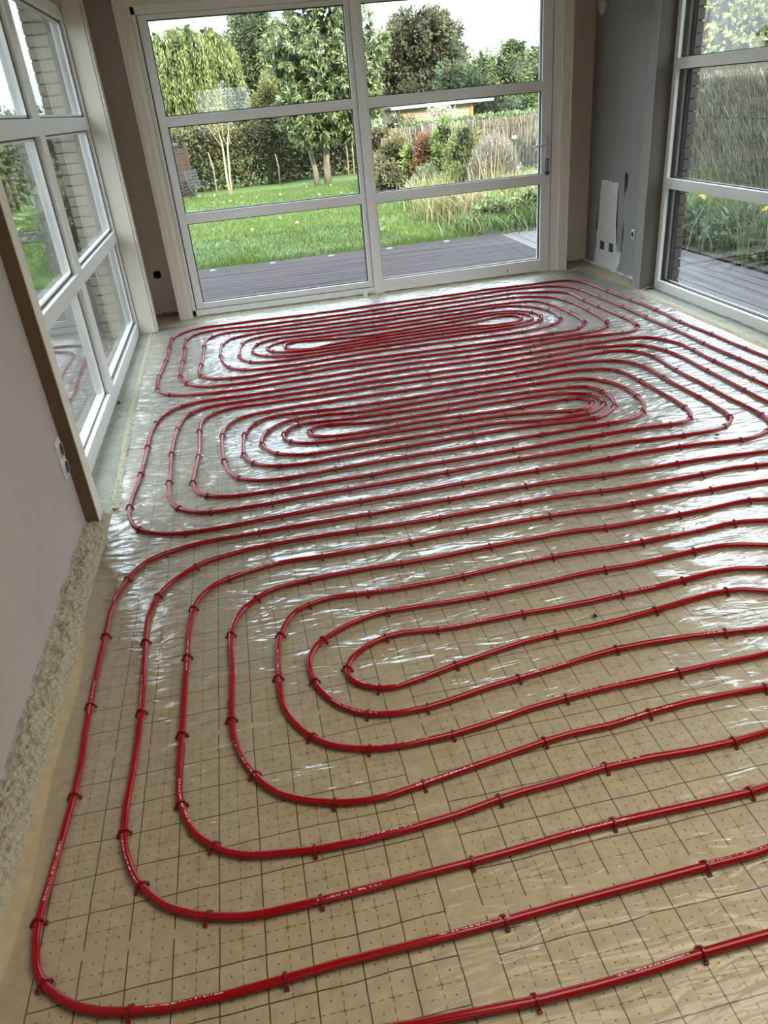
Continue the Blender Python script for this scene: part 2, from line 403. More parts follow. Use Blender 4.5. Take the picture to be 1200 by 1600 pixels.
boxes('wall_base', [(-.76, -.2, 6.165, 6.3, -.12, .04), (3.2, 3.76, 6.15, 6.3, -.12, .04), (-.2, 3.25, 6.04, 6.3, -.12, .0)], M['block'], wk)
# foundation blocks under the plaster on the right and behind the casings
rng = random.Random(3)
def blockrow(parent, x0, x1, y0, y1, along, z0, z1, step, mat, name='foundation_block'):
    a = y0 if along == 'y' else x0; end = y1 if along == 'y' else x1
    while a < end - .02:
        b = min(end, a + step * rng.uniform(.8, 1.15)); j = rng.uniform(-.006, .006)
        bb = (x0 + j, x1, a, b - .006, z0, z1 + j) if along == 'y' else (a, b - .006, y0 + j, y1, z0, z1 + j)
        boxes(name, [bb], mat, parent, .004); a = b
blockrow(wr, 3.600, 3.75, 4.96, 6.13, 'y', -.10, .030, .30, M['block'])
blockrow(wl, -.75, -.604, -.6, 2.20, 'y', -.10, .022, .34, M['block'])

def torn_edge(name, p0, p1, h0, h1, depth, mat, parent, nrm, seed=0, step=.016, label=None):
    """ragged broken plaster running along a wall foot; nrm points into the room"""
    r = random.Random(seed); p0 = Vector(p0); p1 = Vector(p1); L = (p1 - p0).length; d = (p1 - p0) / L; nrm = Vector(nrm)
    n = int(L / step); V = []; F = []
    rows = 5
    for i in range(n + 1):
        p = p0 + d * (L * i / n)
        k = noise.noise(Vector((i * .13, seed, 0))) ; k2 = noise.noise(Vector((i * .42, seed + 9, 0)))
        top = h1 + .022 * k + .010 * k2; bot = h0 + .02 * noise.noise(Vector((i * .2, seed + 4, 2)))
        for j in range(rows):
            t = j / (rows - 1)
            bulge = (math.sin(PI * t) ** .6) * depth * (1 + .6 * noise.noise(Vector((i * .3, j * 2.1, seed)))) if 0 < t < 1 else -.004
            q = p + nrm * bulge; V.append((q.x, q.y, bot + (top - bot) * t + r.uniform(-.002, .002)))
    for i in range(n):
        for j in range(rows - 1):
            a = i * rows + j; F.append((a, a + rows, a + rows + 1, a + 1))
    o = np_mesh(name, V, F, mat, parent)
    if label: o['label'] = label
    return o
torn_edge('torn_plaster_edge', (-.592, -.7, 0), (-.592, 2.16, 0), .012, .050, .009, M['plaster_torn'], wl, (1, 0, 0), 1, label='broken plaster foot above the yellow foam')
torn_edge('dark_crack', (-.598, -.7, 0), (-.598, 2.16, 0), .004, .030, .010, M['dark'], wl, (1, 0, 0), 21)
torn_edge('torn_plaster_edge', (3.614, 4.98, 0), (3.614, 6.12, 0), -.004, .042, .020, M['plaster'], wr, (-1, 0, 0), 2, label='white broken plaster foot')
torn_edge('torn_plaster_edge', (-.50, 6.155, 0), (-.3, 6.155, 0), -.004, .045, .018, M['plaster_torn'], wk, (0, -1, 0), 3)
torn_edge('torn_plaster_edge', (3.30, 6.135, 0), (3.6, 6.135, 0), -.004, .042, .018, M['plaster_torn'], wk, (0, -1, 0), 4)

# bare plaster patch with two holes, on the grey wall
PATCH = [(5.862,.766),(5.822,.771),(5.752,.778),(5.673,.774),(5.649,.766),(5.529,.774),(5.521,.736),(5.53,.729),(5.521,.632),(5.53,.625),(5.515,.541),(5.528,.53),(5.526,.467),(5.532,.459),(5.534,.415),(5.505,.368),(5.504,.286),(5.483,.279),(5.477,.204),(5.409,.209),(5.392,.176),(5.417,.162),(5.415,.124),(5.444,.081),(5.459,.047),(5.572,.037),(5.669,.035),(5.786,.033),(5.921,.032),(5.918,.125),(5.899,.23),(5.92,.314),(5.895,.331),(5.897,.486),(5.908,.499),(5.894,.556),(5.873,.661),(5.869,.715)]
def poly_plate(name, pts, x, th, mat, parent):
    bm = bmesh.new(); A = [bm.verts.new((x, p[0], p[1])) for p in pts]; B = [bm.verts.new((x + th, p[0], p[1])) for p in pts]
    bm.faces.new(A); bm.faces.new(B[::-1])
    for i in range(len(pts)): j = (i + 1) % len(pts); bm.faces.new((A[i], B[i], B[j], A[j]))
    bmesh.ops.triangulate(bm, faces=[f for f in bm.faces if len(f.verts) > 4])
    return bm_obj(name, bm, mat, parent)
# a finer ragged outline
rp = []
r_ = random.Random(5)
for i, p in enumerate(PATCH):
    q = PATCH[(i + 1) % len(PATCH)]; n = max(1, int(math.dist(p, q) / .02))
    for k in range(n): t = k / n; rp.append((p[0] + (q[0] - p[0]) * t + r_.uniform(-.004, .004), p[1] + (q[1] - p[1]) * t + r_.uniform(-.003, .003)))
pp = poly_plate('bare_plaster_patch', rp, 3.6095, .004, M['plaster'], wr); pp['label'] = 'tall ragged patch of bare white plaster'
for (y0, y1, z0, z1) in ((5.738, 5.817, .181, .252), (5.558, 5.640, .183, .258)):
    h = boxes('socket_hole', [(3.6075, 3.611, y0 + .003, y1 - .003, z0 + .003, z1 - .003)], M['plaster_hole'], wr)
    h2 = boxes('hole_rim', [(3.606, 3.6096, y0 - .002, y1 + .002, z1 - .004, z1), (3.606, 3.6096, y0 - .002, y1 + .002, z0, z0 + .003), (3.606, 3.6096, y0 - .002, y0 + .003, z0, z1)], M['dark'], h)
# torn slit in the grey paper, and the faint upright tear
bm = bmesh.new()
vs = [bm.verts.new(v) for v in ((3.610, 5.42, .870), (3.606, 5.385, .845), (3.608, 5.395, .76), (3.6105, 5.415, .66))]
bm.faces.new(vs); bm_obj('wallpaper_tear', bm, M['dark'], wr)
bm = bmesh.new()
vs = [bm.verts.new(v) for v in ((3.6075, 5.385, .852), (3.598, 5.365, .850), (3.600, 5.372, .76), (3.6095, 5.402, .70))]
bm.faces.new(vs); bm_obj('paper_flap', bm, M['wall_grey'], wr)
bm = bmesh.new()
vs = [bm.verts.new(v) for v in ((3.6105, 5.40, .50), (3.604, 5.385, .36), (3.6105, 5.405, .18), (3.611, 5.412, .34))]
bm.faces.new(vs); bm_obj('wallpaper_tear', bm, M['pier_grey'], wr)

# little socket on the grey wall
t = root('wall_socket', (3.606, 5.18, .40)); tag(t, 'small white socket on the grey wall beside the pier', 'socket')
boxes('socket_box', [(3.590, 3.612, 5.145, 5.215, .355, .435)], M['white_plastic'], t, .010)
bm = bmesh.new(); cyl(bm, (3.588, 5.18, .392), (3.592, 5.18, .392), .022, n=16); bm_obj('socket_face', bm, M['charcoal'], t)
# white bracket high on the grey wall
t = root('wall_bracket', (3.60, 6.0, 2.2)); tag(t, 'white plastic bracket with pointed end high in the right corner', 'bracket')
bm = bmesh.new()
prof = [(6.075, 2.36), (5.955, 2.36), (5.955, 2.135), (5.93, 2.125), (5.945, 2.085), (5.985, 2.035), (6.03, 2.06), (6.055, 2.12)]
A = [bm.verts.new((3.585, a, b)) for a, b in prof]; B = [bm.verts.new((3.612, a, b)) for a, b in prof]
bm.faces.new(A); bm.faces.new(B[::-1])
for i in range(len(prof)): j = (i + 1) % len(prof); bm.faces.new((A[i], B[i], B[j], A[j]))
bm_obj('bracket_plate', bm, M['white_plastic'], t, .003)
boxes('bracket_slot', [(3.583, 3.612, 5.90, 5.953, 2.14, 2.36)], M['dark'], t)

# flush box hole in the left nook
bm = bmesh.new()
hp = [(-.487, .352), (-.455, .345), (-.428, .352), (-.424, .385), (-.430, .408), (-.46, .412), (-.486, .405), (-.492, .38)]
bm.faces.new([bm.verts.new((a, 6.1475, b)) for a, b in hp]); bm_obj('junction_box_hole', bm, M['dark'], wk)

# ------------------------------------------------------------------ casings
def trim(name, bs, mat, label, bevel=.003):
    o = boxes(name, bs, mat, None, bevel); struct(o, label, 'trim'); return o
t1 = trim('trim_1', [(-.60, -.532, 2.185, 2.285, .0, ZC)], M['trim'], 'beige upright casing board at the near edge of the left window')
e1 = boxes('board_edge', [(-.60, -.536, 2.176, 2.186, .0, ZC)], M['brown_edge'], t1); e1['label'] = 'brown edge facing the room'  # thin brown strip on the face towards the viewer
trim('trim_2', [(-.645, -.515, 5.605, 5.70, .005, ZC), (-.515, -.505, 5.612, 5.70, .005, ZC), (-.505, -.497, 5.60, 5.70, .005, ZC)], M['trim'], 'wide beige casing board at the far edge of the left window')
trim('trim_3', [(-.322, -.300, 5.885, 6.15, .0, 2.385), (-.300, -.255, 5.890, 6.15, .0, 2.385), (-.255, -.245, 5.897, 6.15, 0, 2.385), (-.245, -.205, 5.90, 6.15, 0, 2.385)], M['trim'], 'pale casing left of the back windows')
trim('trim_4', [(3.226, 3.245, 5.90, 6.13, .0, 2.385), (3.245, 3.300, 5.893, 6.13, .0, 2.385), (3.300, 3.312, 5.885, 6.13, .0, 2.385)], M['trim'], 'pale casing right of the garden door')
trim('trim_5', [(-.322, 3.312, 5.895, 6.13, 2.335, 2.40)], M['trim'], 'pale head casing above the back windows')

# ------------------------------------------------------------------ windows
def pane(name, axis, d, u0, u1, z0, z1, parent, th=.022):
    b = (u0, u1, d, d + th, z0, z1) if axis == 'y' else ((d, d + th, u0, u1, z0, z1) if th > 0 else (d + th, d, u0, u1, z0, z1))
    if axis == 'x' and th < 0: b = (d + th, d, u0, u1, z0, z1)
    return boxes(name, [b], M['glass'], parent)
ZB = [(.125, .79), (.87, 1.525), (1.60, 2.25)]
# --- back left bay: window_1 (a sash standing slightly proud of its frame)
w1_ = root('window_1', (.6, 5.93, 0)); struct(w1_, 'tall back window with three stacked panes, left of the garden door', 'window')
F0, F1 = 5.93, 6.02
boxes('window_frame', [(-.205, -.172, F0, F1 + .04, .0, 2.34), (-.205, 1.456, F0, F1 + .04, .020, .072), (-.205, 1.456, F0, F1 + .04, 2.285, 2.34), (1.456, 1.530, F0 - .004, F1 + .04, .0, 2.34)], M['upvc'], w1_, .003)
boxes('frame_gap', [(-.172, -.166, F0 + .004, F1, .07, 2.29), (-.17, 1.45, F0 + .004, F1, .070, .0745)], M['gasket'], w1_)
boxes('sash', [(-.166, -.100, F0 + .012, F1, .074, 2.283), (1.412, 1.452, F0 + .012, F1, .074, 2.283), (-.1, 1.412, F0 + .012, F1, .074, .125), (-.1, 1.412, F0 + .012, F1, 2.25, 2.283)], M['upvc'], w1_, .003)
for a, b in ((.79, .87), (1.525, 1.60)):
    boxes('glazing_bar', [(-.1, 1.412, F0 + .014, F1, a, b)], M['upvc_h'], w1_, .003)
def seal(parent, axis, d0, d1, u0, u1, z0, z1, wd=.007):
    L = [(u0, u0 + wd, z0, z1), (u1 - wd, u1, z0, z1), (u0, u1, z0, z0 + wd), (u0, u1, z1 - wd, z1)]
    boxes('gasket', [(a, b, d0, d1, c, e) if axis == 'y' else (d0, d1, a, b, c, e) for a, b, c, e in L], M['gasket'], parent)
for z0, z1 in ZB:
    pane('glass_pane', 'y', F0 + .052, -.1, 1.412, z0, z1, w1_)
    seal(w1_, 'y', F0 + .040, F0 + .074, -.1, 1.412, z0, z1)
# --- back right bay: door_1
d1_ = root('door_1', (2.3, 5.93, 0)); struct(d1_, 'glazed garden door with three panes and a white lever handle', 'door')
boxes('door_frame', [(3.155, 3.228, F0, F1 + .04, .0, 2.34), (1.530, 3.155, F0, F1 + .04, 2.30, 2.34), (1.53, 3.155, F0 + .05, F1 + .04, .0, .012)], M['upvc'], d1_, .003)
boxes('frame_gap', [(3.149, 3.155, F0 + .006, F1, .01, 2.3)], M['gasket'], d1_)
boxes('door_stile', [(1.5305, 1.545, F0, F1, .012, 2.30)], M['upvc'], d1_, .002)
boxes('door_stile', [(3.058, 3.149, F0, F1, .012, 2.30)], M['upvc'], d1_, .002)
boxes('shadow_gap', [(-.2, 3.22, F0 + .055, F1 + .03, -.02, .021)], M['dark'], d1_)  # near-black strip standing in for the shadow under the frames
boxes('bottom_rail', [(1.545, 3.058, F0, F1, .020, .127)], M['upvc_h'], d1_, .002)
boxes('top_rail', [(1.545, 3.058, F0, F1, 2.25, 2.30)], M['upvc_h'], d1_, .002)
for a, b in ((.785, .868), (1.52, 1.60)):
    boxes('glazing_bar', [(1.545, 3.058, F0 + .002, F1, a, b)], M['upvc_h'], d1_, .003)
for z0, z1 in ((.127, .785), (.868, 1.52), (1.60, 2.25)):
    pane('glass_pane', 'y', F0 + .030, 1.545, 3.058, z0, z1, d1_)
    seal(d1_, 'y', F0 + .024, F0 + .055, 1.545, 3.058, z0, z1, .006)
boxes('drain_slot', [(2.735, 2.743, F0 - .002, F0 + .002, .045, .075)], M['gasket'], d1_)
h = boxes('handle_plate', [(3.090, 3.124, F0 - .012, F0, .905, 1.178)], M['metal'], d1_, .004); h['label'] = 'white metal handle plate'
bm = bmesh.new(); cyl(bm, (3.107, F0 - .01, 1.105), (3.107, F0 - .055, 1.105), .010, n=12)
tube_bm(bm, [(3.107, F0 - .05, 1.105), (3.09, F0 - .058, 1.105), (3.03, F0 - .06, 1.103), (2.985, F0 - .057, 1.100), (2.962, F0 - .050, 1.097)], [.010, .010, .009, .0085, .008], 10)
bm_obj('lever', bm, M['metal'], h, sm=True)
bm = bmesh.new(); cyl(bm, (3.107, F0 - .012, .985), (3.107, F0 - .020, .985), .010, n=14); bm_obj('lock_cylinder', bm, M['steel'], h)
bm = bmesh.new()
for z in (1.155, 1.06): cyl(bm, (3.107, F0 - .0125, z), (3.107, F0 - .0145, z), .004, n=8)
bm_obj('screw', bm, M['charcoal'], h)
kt = root('hanging_key', (3.107, 5.90, .95)); tag(kt, 'key with dark ring and round blue tag hanging from the garden door lock', 'key')
boxes('key', [(3.100, 3.114, F0 - .045, F0 - .020, .979, .991)], M['charcoal'], kt, .002)
bm = bmesh.new(); tube_bm(bm, [(3.107, F0 - .04, .982), (3.103, F0 - .036, .965), (3.108, F0 - .034, .95), (3.106, F0 - .03, .935)], .004, 6); bm_obj('key_ring', bm, M['charcoal'], kt)
bm = bmesh.new()
for s in (-1, 1): tube_bm(bm, [(3.107, F0 - .03, .940), (3.107 + s * .008, F0 - .028, .925), (3.107 + s * .008, F0 - .026, .905), (3.107, F0 - .024, .893)], .0028, 6)
cyl(bm, (3.107, F0 - .030, .876), (3.107, F0 - .020, .876), .0195, n=20)
bm_obj('key_tag', bm, M['blue'], kt)

# --- left side: window_2
X0 = -.648
w2_ = root('window_2', (X0, 4.0, 0)); struct(w2_, 'left side window of two tall bays with three panes each', 'window')
boxes('window_frame', [(X0 - .10, X0 - .004, 2.24, 5.70, .0, .055), (X0 - .10, X0 - .004, 2.24, 5.70, 2.30, 2.36), (X0 - .10, X0 - .004, 5.63, 5.70, .0, 2.36), (X0 - .10, X0 - .004, 2.20, 2.24, .0, 2.36)], M['upvc'], w2_, .003)
# far bay fixed; near bay a sash set closer to the room
boxes('far_stile', [(X0 - .085, X0, 3.862, 3.905, .055, 2.30), (X0 - .085, X0, 5.585, 5.63, .055, 2.30), (X0 - .085, X0, 3.905, 5.585, .055, .105), (X0 - .085, X0, 3.905, 5.585, 2.25, 2.30)], M['upvc'], w2_, .003)
boxes('near_stile', [(X0 - .085, X0 + .004, 3.745, 3.862, .055, 2.30), (X0 - .085, X0 + .004, 2.20, 2.27, .055, 2.30), (X0 - .085, X0 + .004, 2.27, 3.745, .055, .115), (X0 - .085, X0 + .004, 2.27, 3.745, 2.25, 2.30)], M['upvc'], w2_, .003)
for a, b in ((.765, .845), (1.565, 1.648)):
    boxes('glazing_bar', [(X0 - .080, X0 + .002, 3.905, 5.585, a, b)], M['upvc_h'], w2_, .003)
    boxes('glazing_bar', [(X0 - .080, X0 + .005, 2.27, 3.745, a, b)], M['upvc_h'], w2_, .003)
for (u0, u1) in ((2.27, 3.745), (3.905, 5.585)):
    for z0, z1 in ((.11, .765), (.845, 1.565), (1.648, 2.25)):
        boxes('glass_pane', [(X0 - .062, X0 - .040, u0, u1, z0, z1)], M['glass'], w2_)
        seal(w2_, 'x', X0 - .034, X0 - .026, u0, u1, z0, z1, .009)
        boxes('glazing_bead', [(X0 - .040, X0 - .028, a, b, c, e) for a, b, c, e in ((u0 + .009, u0 + .024, z0, z1), (u1 - .024, u1 - .009, z0, z1), (u0, u1, z0, z0 + .02), (u0, u1, z1 - .02, z1))], M['upvc'], w2_)
# --- right side: window_3
X1 = 3.632
w3_ = root('window_3', (X1, 3.0, 0)); struct(w3_, 'right side window with cream bars looking onto the reed fence', 'window')
boxes('window_frame', [(X1, X1 + .09, 4.785, 4.835, .0, 2.34), (X1, X1 + .09, 1.18, 1.25, 0, 2.34), (X1, X1 + .09, 1.25, 4.785, 2.25, 2.34), (X1, X1 + .09, 2.95, 3.07, .0, 2.25)], M['upvc'], w3_, .003)
boxes('bottom_rail', [(X1 - .002, X1 + .09, 1.2, 4.80, -.004, .082)], M['upvc_h'], w3_, .003)
for a, b in ((.785, .858), (1.588, 1.660)):
    boxes('glazing_bar', [(X1, X1 + .085, 3.07, 4.785, a, b)], M['upvc_h'], w3_, .003)
    boxes('glazing_bar', [(X1, X1 + .085, 1.25, 2.95, a, b)], M['upvc_h'], w3_, .003)
for (u0, u1) in ((3.07, 4.785), (1.25, 2.95)):
    for z0, z1 in ((.082, .785), (.858, 1.588), (1.66, 2.25)):
        boxes('glass_pane', [(X1 + .040, X1 + .062, u0, u1, z0, z1)], M['glass'], w3_)
        seal(w3_, 'x', X1 + .030, X1 + .064, u0, u1, z0, z1, .006)
og = boxes('outer_guide', [(X1 + .091, X1 + .108, 4.74, 4.83, -.05, 2.4), (X1 + .091, X1 + .098, 4.725, 4.74, -.05, 2.4)], M['charcoal'], w3_, .003); og['label'] = 'charcoal shutter guide outside the glass'
boxes('outer_sill', [(X1 + .09, X1 + .17, 1.2, 4.8, -.05, -.005)], M['charcoal'], w3_, .003)

# double socket on the left wall
t = root('double_wall_socket', (-.585, 2.10, .375)); tag(t, 'vertical double wall socket on the left wall beside the brown casing edge', 'socket')
boxes('cover_plate', [(-.592, -.580, 2.062, 2.145, .290, .460)], M['wall_beige'] if False else M['white_plastic'], t, .004)
for z in (.334, .416):
    bm = bmesh.new(); cyl(bm, (-.581, 2.1035, z), (-.574, 2.1035, z), .0345, n=24); ring = bm_obj('socket_ring', bm, M['white_plastic'], t)
    bm = bmesh.new(); cyl(bm, (-.5745, 2.1035, z), (-.5735, 2.1035, z), .028, n=24); bm_obj('socket_well', bm, M['charcoal'], ring)
    bm = bmesh.new(); cyl(bm, (-.574, 2.1035, z + .012), (-.566, 2.1035, z + .012), .0025, n=8); bm_obj('earth_pin', bm, M['steel'], ring)

# ================================================================== FOAM EDGES
def foam_strip(name, inner, outer, mat, parent, h, seed, nu=9, step=.014, amp=.013, label=None):
    """inner/outer: lists of (x,y) along the strip, same length; raised rough strip"""
    V = []; F = []
    I = np.array(inner, float); O = np.array(outer, float)
    seg = np.r_[0, np.cumsum(np.linalg.norm(np.diff(I, axis=0), axis=1))]; n = int(seg[-1] / step)
    S = np.linspace(0, seg[-1], n)
    ix = np.interp(S, seg, I[:, 0]); iy = np.interp(S, seg, I[:, 1]); ox = np.interp(S, seg, O[:, 0]); oy = np.interp(S, seg, O[:, 1])
    for i in range(n):
        wob = .014 * noise.noise(Vector((i * .05, seed, 0)))
        for j in range(nu):
            t = j / (nu - 1); x = ix[i] + (ox[i] - ix[i]) * t; y = iy[i] + (oy[i] - iy[i]) * t
            if j == nu - 1: x += wob * (1 if abs(ox[i] - ix[i]) > abs(oy[i] - iy[i]) else 0); y += wob * (0 if abs(ox[i] - ix[i]) > abs(oy[i] - iy[i]) else 1)
            prof_ = h * (1 - t) ** .8
            nn = noise.noise(Vector((x * 22, y * 22, seed))) * .6 + noise.noise(Vector((x * 60, y * 60, seed))) * .5
            z = .003 + prof_ + amp * (nn + .25) * (math.sin(PI * min(1, t * 1.0 + .12)) ** .5 if t < .88 else 0)
            if j == nu - 1: z = .0005
            V.append((x, y, max(.0005, z)))
    for i in range(n - 1):
        for j in range(nu - 1):
            a = i * nu + j; F.append((a, a + nu, a + nu + 1, a + 1))
    o = np_mesh(name, V, F, mat, parent, sm=True)
    if label: o['label'] = label
    return o
fs = foam_strip('foam_edge', [(-.60, -1.2), (-.60, 2.15), (-.60, 2.3)], [(-.505, -1.2), (-.485, 2.0), (-.48, 2.3)], M['foam'], fl, .020, 1, 15, .010, .021, label='creamy yellow sprayed foam along the left wall')
fs = foam_strip('foam_edge', [(-.655, 2.28), (-.655, 3.6), (-.65, 5.62)], [(-.49, 2.28), (-.515, 3.6), (-.545, 5.62)], M['foam_grey'], fl, .006, 2, 15, .011, .015, label='greenish grey foam under the left window')
fs = foam_strip('foam_edge', [(-.50, 2.3), (-.55, 3.6), (-.57, 5.6)], [(-.46, 2.3), (-.51, 3.6), (-.54, 5.6)], M['foam'], fl, .006, 5, 6, amp=.015)
fs = foam_strip('foam_edge', [(-.62, 6.15), (.2, 5.99), (1.5, 5.985), (3.62, 6.12)], [(-.62, 5.64), (.2, 5.80), (1.5, 5.82), (3.5, 5.80)], M['foam'], fl, .012, 3, 11, amp=.011, label='foam edge under the back windows')
fs = foam_strip('foam_edge', [(3.61, 6.1), (3.60, 5.0), (3.62, 4.8)], [(3.50, 5.95), (3.49, 5.0), (3.47, 4.8)], M['foam'], fl, .022, 4, 11, label='pale yellow foam at the foot of the grey wall')
fs = foam_strip('foam_edge', [(3.66, 4.82), (3.66, 3.0), (3.66, 1.0), (3.62, -2)], [(3.475, 4.82), (3.47, 3.0), (3.48, 1.0), (3.5, -2)], M['foam_grey'], fl, .006, 6, 13, amp=.013, label='grey green foam under the right window')
fs = foam_strip('foam_edge', [(3.52, 4.8), (3.51, 3.0), (3.51, 1.0)], [(3.465, 4.8), (3.455, 3.0), (3.46, 1.0)], M['foam'], fl, .006, 7, 6, amp=.009)

